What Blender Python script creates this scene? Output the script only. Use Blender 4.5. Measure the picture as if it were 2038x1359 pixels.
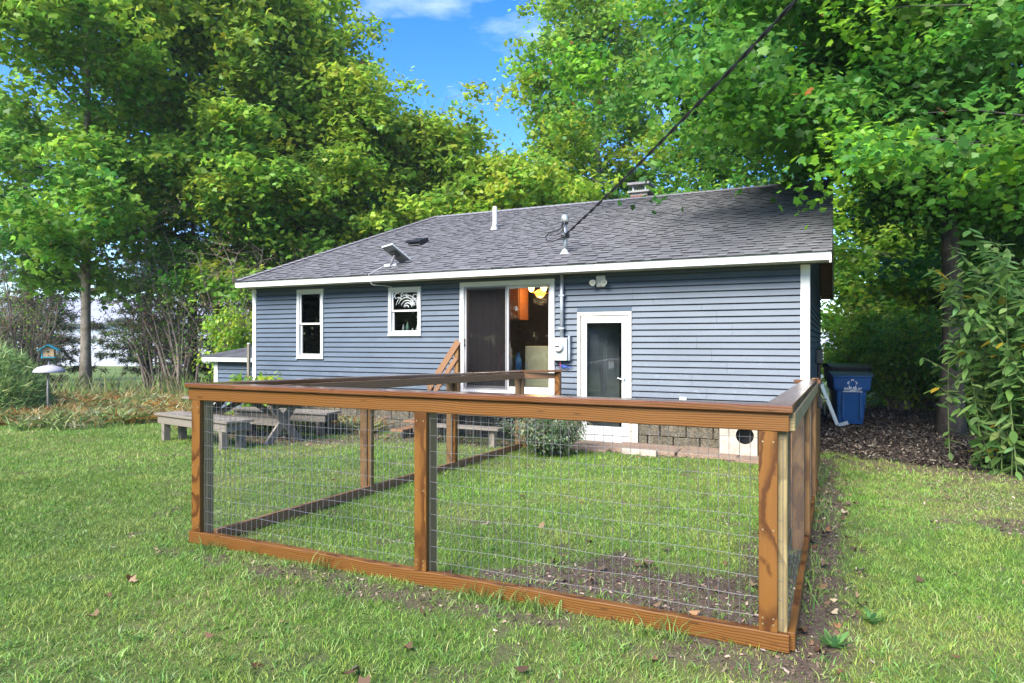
import bpy, bmesh, math, random
import numpy as np
from mathutils import Vector, Matrix

# ------------------------------------------------------------------ camera, sky, sun, exposure
SC = bpy.context.scene
COL = SC.collection
for o in list(bpy.data.objects):
    bpy.data.objects.remove(o)
cam_data = bpy.data.cameras.new('camera')
cam = bpy.data.objects.new('camera', cam_data)
COL.objects.link(cam)
cam.location = (0, 0, 1.545)
cam.rotation_euler = (math.radians(90), 0, 0)
cam_data.sensor_width = 36
cam_data.lens = 36 * 1344 / 2038
cam_data.clip_end = 3000
cam_data.clip_start = 0.05
SC.camera = cam

SUN_EL, SUN_AZ = math.radians(40), math.radians(214)   # azimuth clockwise from +Y: behind the camera, to the left
world = bpy.data.worlds.new('World')
SC.world = world
world.use_nodes = True
wn = world.node_tree
wn.nodes.clear()
w_out = wn.nodes.new('ShaderNodeOutputWorld')
w_bg = wn.nodes.new('ShaderNodeBackground')
w_sky = wn.nodes.new('ShaderNodeTexSky')
w_sky.sky_type = 'NISHITA'
w_sky.sun_disc = False
w_sky.sun_elevation = SUN_EL
w_sky.sun_rotation = SUN_AZ
w_sky.altitude = 200
w_sky.air_density = 1.0
w_sky.dust_density = 0.1
w_sky.ozone_density = 3.5
w_hs = wn.nodes.new('ShaderNodeHueSaturation')
w_hs.inputs['Saturation'].default_value = 1.35
w_hs.inputs['Hue'].default_value = 0.518
w_co = wn.nodes.new('ShaderNodeTexCoord')
w_mp = wn.nodes.new('ShaderNodeMapping')
w_mp.inputs['Scale'].default_value = (3.0, 3.0, 9.0)
w_mp.inputs['Location'].default_value = (0.4, 0.2, 0.3)
w_nz = wn.nodes.new('ShaderNodeTexNoise')
w_nz.inputs['Scale'].default_value = 1.3
w_nz.inputs['Detail'].default_value = 6
w_nz.inputs['Roughness'].default_value = 0.6
w_cr = wn.nodes.new('ShaderNodeValToRGB')
w_cr.color_ramp.elements[0].position = 0.56
w_cr.color_ramp.elements[1].position = 0.82
w_cr.color_ramp.elements[1].color = (0.3, 0.3, 0.3, 1)
w_mx = wn.nodes.new('ShaderNodeMix')
w_mx.data_type = 'RGBA'
w_mx.inputs['B'].default_value = (7.5, 7.8, 8.2, 1)
L = wn.links.new
L(w_sky.outputs[0], w_hs.inputs['Color'])
L(w_co.outputs['Generated'], w_mp.inputs[0])
L(w_mp.outputs[0], w_nz.inputs['Vector'])
L(w_nz.outputs['Fac'], w_cr.inputs[0])
L(w_cr.outputs[0], w_mx.inputs['Factor'])
L(w_hs.outputs[0], w_mx.inputs['A'])
L(w_mx.outputs['Result'], w_bg.inputs['Color'])
w_bg.inputs['Strength'].default_value = 0.10
L(w_bg.outputs[0], w_out.inputs['Surface'])

sun_data = bpy.data.lights.new('sun', 'SUN')
sun_data.energy = 3.1
sun_data.angle = math.radians(38)
sun_data.color = (1.0, 0.95, 0.86)
sun = bpy.data.objects.new('sun', sun_data)
COL.objects.link(sun)
_d = Vector((math.sin(SUN_AZ) * math.cos(SUN_EL), math.cos(SUN_AZ) * math.cos(SUN_EL), math.sin(SUN_EL)))
sun.rotation_euler = _d.to_track_quat('Z', 'Y').to_euler()
sun.location = (-10, -20, 30)

VS = SC.view_settings
VS.view_transform = 'Standard'
VS.look = 'None'
VS.gamma = 1.0
VS.use_curve_mapping = False
VS.exposure = 2.05
SC.cycles.max_bounces = 8
SC.cycles.diffuse_bounces = 6
SC.cycles.glossy_bounces = 3
SC.cycles.transmission_bounces = 5
SC.cycles.transparent_max_bounces = 10
SC.cycles.caustics_reflective = False
SC.cycles.caustics_refractive = False
SC.cycles.sample_clamp_indirect = 6
SC.cycles.use_denoising = True

# ------------------------------------------------------------------ frames and helpers
TH = math.atan2(1344., 2800.)
CT, ST = math.cos(TH), math.sin(TH)
RX, RY = 4.277, 9.776                      # front right corner of the house
rng = np.random.default_rng(7)
random.seed(7)


def l2w(x, y):
    """house frame (x right along the facade, y into the house) -> world"""
    return RX + CT * x + ST * y, RY - ST * x + CT * y


def w2l(X, Y):
    dx, dy = X - RX, Y - RY
    return CT * dx - ST * dy, ST * dx + CT * dy


def vnoise(X, Y, scale, seed):
    r = np.random.default_rng(seed)
    g = r.random((64, 64))
    x = np.asarray(X, float) * scale + 1000.3
    y = np.asarray(Y, float) * scale + 1000.7
    xi, yi = np.floor(x).astype(int), np.floor(y).astype(int)
    fx, fy = x - xi, y - yi
    fx, fy = fx * fx * (3 - 2 * fx), fy * fy * (3 - 2 * fy)
    a, b = g[xi % 64, yi % 64], g[(xi + 1) % 64, yi % 64]
    c, d = g[xi % 64, (yi + 1) % 64], g[(xi + 1) % 64, (yi + 1) % 64]
    return (a * (1 - fx) + b * fx) * (1 - fy) + (c * (1 - fx) + d * fx) * fy


def fnoise(X, Y, scale, seed):
    return (vnoise(X, Y, scale, seed) + .5 * vnoise(X, Y, scale * 2.1, seed + 1) + .25 * vnoise(X, Y, scale * 4.3, seed + 2)) / 1.75


def gz(X, Y):
    lx, ly = w2l(np.asarray(X, float), np.asarray(Y, float))
    z = -0.0235 * np.clip(ly + 6.85, -3, 260)
    near = np.clip(1 - (np.hypot(X, np.asarray(Y) - 8) - 14) / 10, 0, 1)
    z = z + (fnoise(X, Y, .55, 3) - .5) * .05 * near
    return z


def gzf(X, Y):
    return float(gz(np.array([X]), np.array([Y]))[0])


def tag(o, label=None, cat=None, group=None, kind=None):
    if label: o['label'] = label
    if cat: o['category'] = cat
    if group: o['group'] = group
    if kind: o['kind'] = kind
    return o


def empty(name, loc, rz=0.0, label=None, cat=None, group=None):
    o = bpy.data.objects.new(name, None)
    COL.objects.link(o)
    o.location = loc
    o.rotation_euler = (0, 0, rz)
    o.empty_display_size = .1
    return tag(o, label, cat, group)


def house_empty(name, x, y, z, label, cat, group=None, rz=0.0):
    X, Y = l2w(x, y)
    return empty(name, (X, Y, z), -TH + rz, label, cat, group)


def link(name, me, mat=None, parent=None, mtx=None, smooth=False):
    o = bpy.data.objects.new(name, me)
    COL.objects.link(o)
    if mat is not None and not me.materials:
        for m in (mat if isinstance(mat, (list, tuple)) else [mat]):
            me.materials.append(m)
    if parent is not None:
        o.parent = parent
    if mtx is not None:
        o.matrix_local = mtx
    if smooth:
        me.polygons.foreach_set('use_smooth', [True] * len(me.polygons))
    return o


class MB:
    """collects faces of ONE mesh"""
    def __init__(self):
        self.v, self.f, self.m = [], [], []

    def face(self, pts, mi=0):
        n = len(self.v)
        self.v += [tuple(p) for p in pts]
        self.f.append(tuple(range(n, n + len(pts))))
        self.m.append(mi)

    def box(self, x0, x1, y0, y1, z0, z1, mi=0):
        n = len(self.v)
        self.v += [(x0, y0, z0), (x1, y0, z0), (x1, y1, z0), (x0, y1, z0), (x0, y0, z1), (x1, y0, z1), (x1, y1, z1), (x0, y1, z1)]
        for q in ((0, 3, 2, 1), (4, 5, 6, 7), (0, 1, 5, 4), (1, 2, 6, 5), (2, 3, 7, 6), (3, 0, 4, 7)):
            self.f.append(tuple(n + i for i in q))
            self.m.append(mi)

    def prism(self, prof, a, b, mi=0):
        """prof: list of 3d points at one end, extruded by vector b-a; a,b Vectors"""
        d = Vector(b) - Vector(a)
        p0 = [Vector(p) for p in prof]
        n, k = len(self.v), len(p0)
        self.v += [tuple(p) for p in p0] + [tuple(p + d) for p in p0]
        self.f.append(tuple(range(n + k - 1, n - 1, -1))); self.m.append(mi)
        self.f.append(tuple(range(n + k, n + 2 * k))); self.m.append(mi)
        for i in range(k):
            j = (i + 1) % k
            self.f.append((n + i, n + j, n + k + j, n + k + i)); self.m.append(mi)

    def tube(self, pts, rad, seg=8, cap=True, mi=0):
        pts = [Vector(p) for p in pts]
        rad = rad if isinstance(rad, (list, tuple)) else [rad] * len(pts)
        n0 = len(self.v)
        up = Vector((0, 0, 1))
        prev = None
        for i, p in enumerate(pts):
            d = (pts[min(i + 1, len(pts) - 1)] - pts[max(i - 1, 0)])
            d = d.normalized() if d.length > 1e-9 else Vector((0, 0, 1))
            if prev is None:
                a = d.cross(up)
                if a.length < 1e-3: a = d.cross(Vector((1, 0, 0)))
            else:
                a = prev - d * prev.dot(d)
                if a.length < 1e-6: a = d.cross(Vector((1, 0, 0)))
            a.normalize()
            prev = a
            b = d.cross(a)
            for k in range(seg):
                t = 2 * math.pi * k / seg
                self.v.append(tuple(p + (a * math.cos(t) + b * math.sin(t)) * rad[i]))
        for i in range(len(pts) - 1):
            for k in range(seg):
                q = n0 + i * seg
                self.f.append((q + k, q + (k + 1) % seg, q + seg + (k + 1) % seg, q + seg + k)); self.m.append(mi)
        if cap:
            self.f.append(tuple(n0 + k for k in range(seg - 1, -1, -1))); self.m.append(mi)
            e = n0 + (len(pts) - 1) * seg
            self.f.append(tuple(e + k for k in range(seg))); self.m.append(mi)

    def lathe(self, prof, seg=24, c=(0, 0, 0), mi=0):
        """prof list of (r,z)"""
        n0 = len(self.v)
        for r, z in prof:
            for k in range(seg):
                t = 2 * math.pi * k / seg
                self.v.append((c[0] + r * math.cos(t), c[1] + r * math.sin(t), c[2] + z))
        for i in range(len(prof) - 1):
            for k in range(seg):
                q = n0 + i * seg
                self.f.append((q + k, q + (k + 1) % seg, q + seg + (k + 1) % seg, q + seg + k)); self.m.append(mi)

    def build(self, name, mat, parent=None, bevel=0, smooth=False, mtx=None):
        me = bpy.data.meshes.new(name)
        me.from_pydata(self.v, [], self.f)
        if isinstance(mat, (list, tuple)) and len(mat) > 1:
            me.polygons.foreach_set('material_index', self.m)
        if bevel:
            bm = bmesh.new()
            bm.from_mesh(me)
            bmesh.ops.remove_doubles(bm, verts=bm.verts, dist=1e-5)
            bmesh.ops.bevel(bm, geom=list(bm.edges), offset=bevel, segments=1, affect='EDGES', profile=.5, clamp_overlap=True)
            bm.to_mesh(me)
            bm.free()
        me.update()
        return link(name, me, mat, parent, mtx, smooth)


def beam_matrix(P, Q, up=(0, 0, 1)):
    P, Q = Vector(P), Vector(Q)
    x = (Q - P).normalized()
    u = Vector(up)
    y = u.cross(x)
    if y.length < 1e-4:
        y = Vector((0, 1, 0))
    y.normalize()
    z = x.cross(y)
    m = Matrix((x, y, z)).transposed().to_4x4()
    m.translation = P
    return m


_beam_cache = {}


def beam(name, parent, mat, P, Q, w, h, bevel=.004, up=(0, 0, 1)):
    """a board from P to Q (its grain runs along local x); w across, h along `up`, centred on the line"""
    Ln = (Vector(Q) - Vector(P)).length
    key = (round(Ln, 4), w, h, bevel, mat.name)
    me = _beam_cache.get(key)
    mtx = beam_matrix(P, Q, up)
    if me is None:
        b = MB()
        b.box(0, Ln, -w / 2, w / 2, -h / 2, h / 2)
        o = b.build(name, mat, parent, bevel, mtx=mtx)
        _beam_cache[key] = o.data
        return o
    return link(name, me, mat, parent, mtx)


def poly_mesh(name, V, k, cols=None, mat=None, parent=None):
    """V: (n*k,3) vertices, n polygons of k vertices each; cols (n*k,3)"""
    n = len(V) // k
    me = bpy.data.meshes.new(name)
    me.vertices.add(n * k)
    me.vertices.foreach_set('co', np.ascontiguousarray(V, dtype=np.float32).ravel())
    me.loops.add(n * k)
    me.loops.foreach_set('vertex_index', np.arange(n * k, dtype=np.int32))
    me.polygons.add(n)
    me.polygons.foreach_set('loop_start', np.arange(0, n * k, k, dtype=np.int32))
    if cols is not None:
        a = me.color_attributes.new('col', 'FLOAT_COLOR', 'POINT')
        c4 = np.ones((n * k, 4), np.float32)
        c4[:, :3] = cols
        a.data.foreach_set('color', c4.ravel())
    me.update(calc_edges=True)
    return link(name, me, mat, parent)


# ------------------------------------------------------------------ materials
def new_mat(name):
    m = bpy.data.materials.new(name)
    m.use_nodes = True
    nt = m.node_tree
    nt.nodes.clear()
    out = nt.nodes.new('ShaderNodeOutputMaterial')
    return m, nt, out


def nd(nt, typ, props=None, **ins):
    n = nt.nodes.new(typ)
    for k, v in (props or {}).items():
        setattr(n, k, v)
    for k, v in ins.items():
        key = k.replace('_', ' ')
        s = n.inputs[key] if key in n.inputs else n.inputs[int(k[1:])]
        if isinstance(v, bpy.types.NodeSocket):
            nt.links.new(v, s)
        else:
            s.default_value = v
    return n


def ramp(nt, fac, stops):
    n = nt.nodes.new('ShaderNodeValToRGB')
    el = n.color_ramp.elements
    while len(el) < len(stops):
        el.new(.5)
    for e, (p, c) in zip(el, stops):
        e.position = p
        e.color = (*c, 1) if len(c) == 3 else c
    nt.links.new(fac, n.inputs[0])
    return n.outputs[0]


def mixc(nt, fac, a, b, mode='MIX'):
    n = nt.nodes.new('ShaderNodeMix')
    n.data_type = 'RGBA'
    n.blend_type = mode
    for s, v in (('Factor', fac), ('A', a), ('B', b)):
        if isinstance(v, bpy.types.NodeSocket):
            nt.links.new(v, n.inputs[s])
        else:
            n.inputs[s].default_value = v if s == 'Factor' else (*v, 1)
    return n.outputs['Result']


def math_n(nt, op, a, b=None, clamp=False):
    n = nt.nodes.new('ShaderNodeMath')
    n.operation = op
    n.use_clamp = clamp
    for i, v in enumerate((a, b)):
        if v is None: continue
        if isinstance(v, bpy.types.NodeSocket):
            nt.links.new(v, n.inputs[i])
        else:
            n.inputs[i].default_value = v
    return n.outputs[0]


def coords(nt, kind='Object', scale=(1, 1, 1), offset_random=False):
    tc = nd(nt, 'ShaderNodeTexCoord')
    v = tc.outputs[kind]
    if offset_random:
        oi = nd(nt, 'ShaderNodeObjectInfo')
        r = math_n(nt, 'MULTIPLY', oi.outputs['Random'], 37.0)
        cb = nd(nt, 'ShaderNodeCombineXYZ', X=r, Y=math_n(nt, 'MULTIPLY', oi.outputs['Random'], 3.1), Z=r)
        ad = nd(nt, 'ShaderNodeVectorMath', {'operation': 'ADD'}, i0=v, i1=cb.outputs[0])
        v = ad.outputs[0]
    mp = nd(nt, 'ShaderNodeMapping', Vector=v, Scale=scale)
    return mp.outputs[0]


def simple(name, col, rough=.6, metal=0., var=.12, scale=6., bump=0., spec=.5, coat=0., emit=None, estr=0.):
    m, nt, out = new_mat(name)
    v = coords(nt, 'Object', (1, 1, 1), True)
    nz = nd(nt, 'ShaderNodeTexNoise', Vector=v, Scale=scale, Detail=5.0, Roughness=.65)
    c = mixc(nt, ramp(nt, nz.outputs['Fac'], [(.3, (0, 0, 0)), (.7, (1, 1, 1))]), tuple(x * (1 - var) for x in col), tuple(min(1, x * (1 + var)) for x in col))
    p = nd(nt, 'ShaderNodeBsdfPrincipled', Base_Color=c, Roughness=rough, Metallic=metal)
    p.inputs['Specular IOR Level'].default_value = spec
    p.inputs['Coat Weight'].default_value = coat
    if emit:
        p.inputs['Emission Color'].default_value = (*emit, 1)
        p.inputs['Emission Strength'].default_value = estr
    if bump:
        b = nd(nt, 'ShaderNodeBump', Height=nz.outputs['Fac'], Strength=bump, Distance=.01)
        nt.links.new(b.outputs[0], p.inputs['Normal'])
    nt.links.new(p.outputs[0], out.inputs[0])
    return m


def wood(name, light, dark, rough=.45, ring=14., knots=.6, spec=.5, grey=None, contrast=1.0, coat=0.):
    """board with growth rings cut lengthwise; grain runs along local x"""
    m, nt, out = new_mat(name)
    v = coords(nt, 'Object', (.55, 1, 1), True)
    # slow warp so that the rings turn into cathedral arches
    wz = nd(nt, 'ShaderNodeTexNoise', Vector=v, Scale=2.2, Detail=2.0, Roughness=.5)
    wv = nd(nt, 'ShaderNodeVectorMath', {'operation': 'MULTIPLY_ADD'}, i0=wz.outputs['Color'], i1=(.0, .12, .12), i2=v)
    wave = nd(nt, 'ShaderNodeTexWave', {'wave_type': 'RINGS', 'rings_direction': 'X', 'wave_profile': 'SAW'}, Vector=wv.outputs[0], Scale=ring, Distortion=1.2, Detail=2.0)
    wave.inputs['Detail Scale'].default_value = 1.5
    g = ramp(nt, wave.outputs['Fac'], [(0., (.0, .0, .0)), (.5, (.12, .12, .12)), (.80, (1, 1, 1)), (.92, (1, 1, 1)), (1., (.2, .2, .2))])
    fv = coords(nt, 'Object', (3, 90, 90), True)
    fine = nd(nt, 'ShaderNodeTexNoise', Vector=fv, Scale=1., Detail=3.0)
    c = mixc(nt, math_n(nt, 'MULTIPLY', g, .85 * contrast), light, dark)
    c = mixc(nt, math_n(nt, 'MULTIPLY', fine.outputs['Fac'], .35), c, dark)
    bigv = coords(nt, 'Object', (1.2, 6, 6), True)
    big = nd(nt, 'ShaderNodeTexNoise', Vector=bigv, Scale=1.3, Detail=4.0)
    c = mixc(nt, ramp(nt, big.outputs['Fac'], [(.45, (0, 0, 0)), (.8, (.55, .55, .55))]), c, grey or tuple(x * .62 for x in light))
    kv = coords(nt, 'Object', (3.0, 13, 13), True)
    vor = nd(nt, 'ShaderNodeTexVoronoi', {'feature': 'F1'}, Vector=kv, Scale=1.0)
    kn = ramp(nt, vor.outputs['Distance'], [(.05, (1, 1, 1)), (.09, (.35, .35, .35)), (.13, (0, 0, 0))])
    c = mixc(nt, math_n(nt, 'MULTIPLY', kn, knots), c, tuple(x * .35 for x in dark))
    p = nd(nt, 'ShaderNodeBsdfPrincipled', Base_Color=c)
    p.inputs['Specular IOR Level'].default_value = spec
    if coat:
        p.inputs['Coat Weight'].default_value = coat
        p.inputs['Coat Roughness'].default_value = .22
    rr = nd(nt, 'ShaderNodeMapRange', Value=big.outputs['Fac'])
    rr.inputs['To Min'].default_value = rough - .1
    rr.inputs['To Max'].default_value = rough + .2
    nt.links.new(rr.outputs[0], p.inputs['Roughness'])
    b = nd(nt, 'ShaderNodeBump', Height=fine.outputs['Fac'], Strength=.25, Distance=.004)
    nt.links.new(b.outputs[0], p.inputs['Normal'])
    nt.links.new(p.outputs[0], out.inputs[0])
    return m


def leaf_mat(name, trans=.58, rough=.45, spec=.4):
    m, nt, out = new_mat(name)
    at = nd(nt, 'ShaderNodeAttribute', {'attribute_name': 'col'})
    p = nd(nt, 'ShaderNodeBsdfPrincipled', Base_Color=at.outputs['Color'], Roughness=rough)
    p.inputs['Specular IOR Level'].default_value = spec
    tc = nd(nt, 'ShaderNodeGamma', Color=at.outputs['Color'], Gamma=.92)
    tr = nd(nt, 'ShaderNodeBsdfTranslucent', Color=tc.outputs[0])
    mx = nd(nt, 'ShaderNodeMixShader', Fac=trans, i1=p.outputs[0], i2=tr.outputs[0])
    nt.links.new(mx.outputs[0], out.inputs[0])
    return m


def spray_mat(name, trans=.58):
    m, nt, out = new_mat(name)
    ai = nd(nt, 'ShaderNodeAttribute', {'attribute_name': 'col', 'attribute_type': 'INSTANCER'})
    ag = nd(nt, 'ShaderNodeAttribute', {'attribute_name': 'var'})
    c = mixc(nt, 1.0, ai.outputs['Color'], ag.outputs['Color'], 'MULTIPLY')
    p = nd(nt, 'ShaderNodeBsdfPrincipled', Base_Color=c, Roughness=.45)
    p.inputs['Specular IOR Level'].default_value = .4
    tr = nd(nt, 'ShaderNodeBsdfTranslucent', Color=nd(nt, 'ShaderNodeGamma', Color=c, Gamma=.92).outputs[0])
    mx = nd(nt, 'ShaderNodeMixShader', Fac=trans, i1=p.outputs[0], i2=tr.outputs[0])
    nt.links.new(mx.outputs[0], out.inputs[0])
    return m


def bark_mat(name, c0, c1, c2=None):
    m, nt, out = new_mat(name)
    v = coords(nt, 'Object', (1, 1, .35))
    nz = nd(nt, 'ShaderNodeTexNoise', Vector=v, Scale=9., Detail=7.0, Roughness=.7)
    c = mixc(nt, ramp(nt, nz.outputs['Fac'], [(.35, (0, 0, 0)), (.65, (1, 1, 1))]), c0, c1)
    n2 = nd(nt, 'ShaderNodeTexNoise', Vector=coords(nt, 'Object', (1, 1, 2.5)), Scale=2.2, Detail=4.0)
    c = mixc(nt, ramp(nt, n2.outputs['Fac'], [(.5, (0, 0, 0)), (.66, (.7, .7, .7))]), c, c2 or c0)
    p = nd(nt, 'ShaderNodeBsdfPrincipled', Base_Color=c, Roughness=.85)
    b = nd(nt, 'ShaderNodeBump', Height=nz.outputs['Fac'], Strength=.7, Distance=.03)
    nt.links.new(b.outputs[0], p.inputs['Normal'])
    nt.links.new(p.outputs[0], out.inputs[0])
    return m


def glass_mat(name, tint=(.75, .78, .78), base=.04, rough=0.0):
    m, nt, out = new_mat(name)
    t = nd(nt, 'ShaderNodeBsdfTransparent', Color=(*tint, 1))
    g = nd(nt, 'ShaderNodeBsdfGlossy', Color=(1, 1, 1, 1), Roughness=rough)
    nz = nd(nt, 'ShaderNodeTexNoise', Vector=coords(nt, 'Object', (1, 1, 1)), Scale=2.0, Detail=1.0)
    b = nd(nt, 'ShaderNodeBump', Height=nz.outputs['Fac'], Strength=.12, Distance=.02)
    nt.links.new(b.outputs[0], g.inputs['Normal'])
    fr = nd(nt, 'ShaderNodeFresnel', IOR=1.52)
    f = math_n(nt, 'ADD', fr.outputs[0], base, True)
    mx = nd(nt, 'ShaderNodeMixShader', Fac=f, i1=t.outputs[0], i2=g.outputs[0])
    nt.links.new(mx.outputs[0], out.inputs[0])
    return m


def siding_mat():
    m, nt, out = new_mat('blue_vinyl')
    geo = nd(nt, 'ShaderNodeNewGeometry')
    v = geo.outputs['Position']
    oi = nd(nt, 'ShaderNodeObjectInfo')
    a = nd(nt, 'ShaderNodeTexNoise', Vector=nd(nt, 'ShaderNodeMapping', Vector=v, Scale=(1.2, 1.2, 2.5)).outputs[0], Scale=1.4, Detail=5.0, Roughness=.6)
    c = mixc(nt, ramp(nt, a.outputs['Fac'], [(.35, (0, 0, 0)), (.7, (1, 1, 1))]), (.052, .076, .104), (.074, .101, .133))
    c = mixc(nt, math_n(nt, 'MULTIPLY', oi.outputs['Random'], .35), c, (.064, .089, .119))
    # chalky splashes and dark worn marks low on the wall
    sp = nd(nt, 'ShaderNodeSeparateXYZ', Vector=v)
    low = nd(nt, 'ShaderNodeMapRange', Value=sp.outputs['Z'])
    low.inputs['From Min'].default_value = 1.5
    low.inputs['From Max'].default_value = .4
    b = nd(nt, 'ShaderNodeTexNoise', Vector=nd(nt, 'ShaderNodeMapping', Vector=v, Scale=(4, 4, 9)).outputs[0], Scale=1.6, Detail=4.0, Roughness=.7)
    m1 = math_n(nt, 'MULTIPLY', ramp(nt, b.outputs['Fac'], [(.57, (0, 0, 0)), (.62, (1, 1, 1))]), low.outputs[0])
    c = mixc(nt, math_n(nt, 'MULTIPLY', m1, .65), c, (.045, .062, .105))
    d = nd(nt, 'ShaderNodeTexNoise', Vector=nd(nt, 'ShaderNodeMapping', Vector=v, Scale=(5, 5, 12), Location=(3, 1, 7)).outputs[0], Scale=1.5, Detail=4.0, Roughness=.75)
    m2 = math_n(nt, 'MULTIPLY', ramp(nt, d.outputs['Fac'], [(.60, (0, 0, 0)), (.66, (1, 1, 1))]), low.outputs[0])
    c = mixc(nt, math_n(nt, 'MULTIPLY', m2, .45), c, (.24, .28, .31))
    p = nd(nt, 'ShaderNodeBsdfPrincipled', Base_Color=c, Roughness=.5)
    p.inputs['Specular IOR Level'].default_value = .4
    nt.links.new(p.outputs[0], out.inputs[0])
    return m


def shingle_mat():
    m, nt, out = new_mat('asphalt_shingle')
    at = nd(nt, 'ShaderNodeAttribute', {'attribute_name': 'col'})
    v = coords(nt, 'Object')
    nz = nd(nt, 'ShaderNodeTexNoise', Vector=v, Scale=160., Detail=2.0)
    n2 = nd(nt, 'ShaderNodeTexNoise', Vector=v, Scale=.9, Detail=4.0)
    c = mixc(nt, .5, at.outputs['Color'], ramp(nt, nz.outputs['Fac'], [(.3, (.25, .25, .26)), (.75, (1, 1, 1))]), 'MULTIPLY')
    c = mixc(nt, .35, c, ramp(nt, n2.outputs['Fac'], [(.3, (.6, .6, .62)), (.7, (1, 1, 1))]), 'MULTIPLY')
    p = nd(nt, 'ShaderNodeBsdfPrincipled', Base_Color=c, Roughness=.85)
    nt.links.new(p.outputs[0], out.inputs[0])
    return m


def ground_mat():
    m, nt, out = new_mat('soil_and_turf')
    geo = nd(nt, 'ShaderNodeNewGeometry')
    v = geo.outputs['Position']
    at = nd(nt, 'ShaderNodeAttribute', {'attribute_name': 'col'})      # r dirt, g mulch, b dry
    sp = nd(nt, 'ShaderNodeSeparateColor', Color=at.outputs['Color'])
    n1 = nd(nt, 'ShaderNodeTexNoise', Vector=v, Scale=22., Detail=8.0, Roughness=.75)
    n2 = nd(nt, 'ShaderNodeTexNoise', Vector=v, Scale=.35, Detail=5.0)
    n3 = nd(nt, 'ShaderNodeTexNoise', Vector=v, Scale=90., Detail=3.0)
    turf = ramp(nt, n1.outputs['Fac'], [(.3, (.035, .06, .012)), (.5, (.09, .15, .03)), (.7, (.17, .22, .06))])
    turf = mixc(nt, ramp(nt, n2.outputs['Fac'], [(.4, (0, 0, 0)), (.7, (.6, .6, .6))]), turf, (.17, .19, .06))
    n4 = nd(nt, 'ShaderNodeTexNoise', Vector=v, Scale=60., Detail=9.0, Roughness=.85)
    soil = ramp(nt, n4.outputs['Fac'], [(.32, (.03, .02, .014)), (.47, (.10, .068, .048)), (.56, (.18, .13, .095)), (.66, (.34, .26, .20))])
    soil = mixc(nt, ramp(nt, n1.outputs['Fac'], [(.4, (0, 0, 0)), (.65, (.7, .7, .7))]), soil, (.065, .045, .032))
    mul = ramp(nt, n3.outputs['Fac'], [(.3, (.018, .013, .01)), (.55, (.05, .038, .03)), (.8, (.11, .09, .075))])
    c = mixc(nt, sp.outputs[2], turf, (.21, .18, .075))
    c = mixc(nt, sp.outputs[0], c, soil)
    c = mixc(nt, sp.outputs[1], c, mul)
    p = nd(nt, 'ShaderNodeBsdfPrincipled', Base_Color=c, Roughness=.95)
    p.inputs['Specular IOR Level'].default_value = .2
    b = nd(nt, 'ShaderNodeBump', Height=n1.outputs['Fac'], Strength=.9, Distance=.03)
    nt.links.new(b.outputs[0], p.inputs['Normal'])
    nt.links.new(p.outputs[0], out.inputs[0])
    return m


def aggregate_mat(name, cols, scale=60.):
    m, nt, out = new_mat(name)
    v = coords(nt, 'Object', (1, 1, 1), True)
    vo = nd(nt, 'ShaderNodeTexVoronoi', Vector=v, Scale=scale)
    nz = nd(nt, 'ShaderNodeTexNoise', Vector=v, Scale=5., Detail=6.0, Roughness=.7)
    c = ramp(nt, nd(nt, 'ShaderNodeSeparateColor', Color=vo.outputs['Color']).outputs[0], [(0, cols[0]), (.5, cols[1]), (1, cols[2])])
    c = mixc(nt, ramp(nt, nz.outputs['Fac'], [(.4, (0, 0, 0)), (.7, (.8, .8, .8))]), c, cols[3])
    p = nd(nt, 'ShaderNodeBsdfPrincipled', Base_Color=c, Roughness=.9)
    b = nd(nt, 'ShaderNodeBump', Height=vo.outputs['Distance'], Strength=.6, Distance=.006)
    nt.links.new(b.outputs[0], p.inputs['Normal'])
    nt.links.new(p.outputs[0], out.inputs[0])
    return m


M = {}
M['siding'] = siding_mat()
M['lap_shade'] = simple('lap_shade_backing', (.03, .04, .055), .8, 0, .1, 4.)  # wall colour darkened to stand in for shadow in the siding lap gaps
M['white'] = simple('white_trim', (.58, .58, .555), .5, var=.08, scale=3.)
M['old_white'] = simple('chipped_white_paint', (.50, .475, .40), .6, var=.28, scale=11.)
M['soffit'] = simple('soffit_white', (.55, .54, .49), .6, var=.08, scale=4.)
M['shingle'] = shingle_mat()
M['orange_wood'] = wood('stained_pine', (.19, .082, .016), (.050, .0155, .0035), .46, 24., .55, contrast=1., spec=.3)
M['cap_wood'] = wood('stained_cap_board', (.165, .066, .021), (.058, .018, .005), .20, 24., .4, grey=(.22, .10, .055), coat=.8)
M['olive_wood'] = wood('treated_post', (.29, .22, .095), (.14, .10, .04), .6, 20., .5)
M['tan_wood'] = wood('pale_treated_post', (.22, .118, .036), (.09, .038, .010), .5, 19., .8)
M['brown_wood'] = wood('weathered_brown_board', (.30, .155, .07), (.12, .055, .025), .6, 16., .6)
M['grey_wood'] = wood('weathered_grey_board', (.235, .20, .15), (.10, .085, .065), .75, 18., .5, grey=(.2, .19, .17))
M['dark_wood'] = wood('dark_board', (.11, .09, .07), (.05, .04, .03), .7, 16., .4)  # low, dark brown board tone
M['zinc'] = simple('galvanised_wire', (.20, .20, .20), .45, .5, .1, 40.)
M['pipe_zinc'] = simple('galvanised_conduit', (.36, .40, .44), .45, .55, .25, 7.)
M['aluminium'] = simple('brushed_aluminium', (.62, .64, .64), .35, .8, .12, 12.)
M['meter_grey'] = simple('meter_box_grey', (.50, .52, .50), .5, 0, .06, 8.)
M['screw'] = simple('screw_head', (.42, .33, .18), .4, .7, .1, 30.)
M['black'] = simple('black_plastic', (.014, .014, .016), .4, 0, .2, 5.)
M['rubber'] = simple('black_cable', (.012, .012, .013), .55, 0, .2, 9.)
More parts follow.
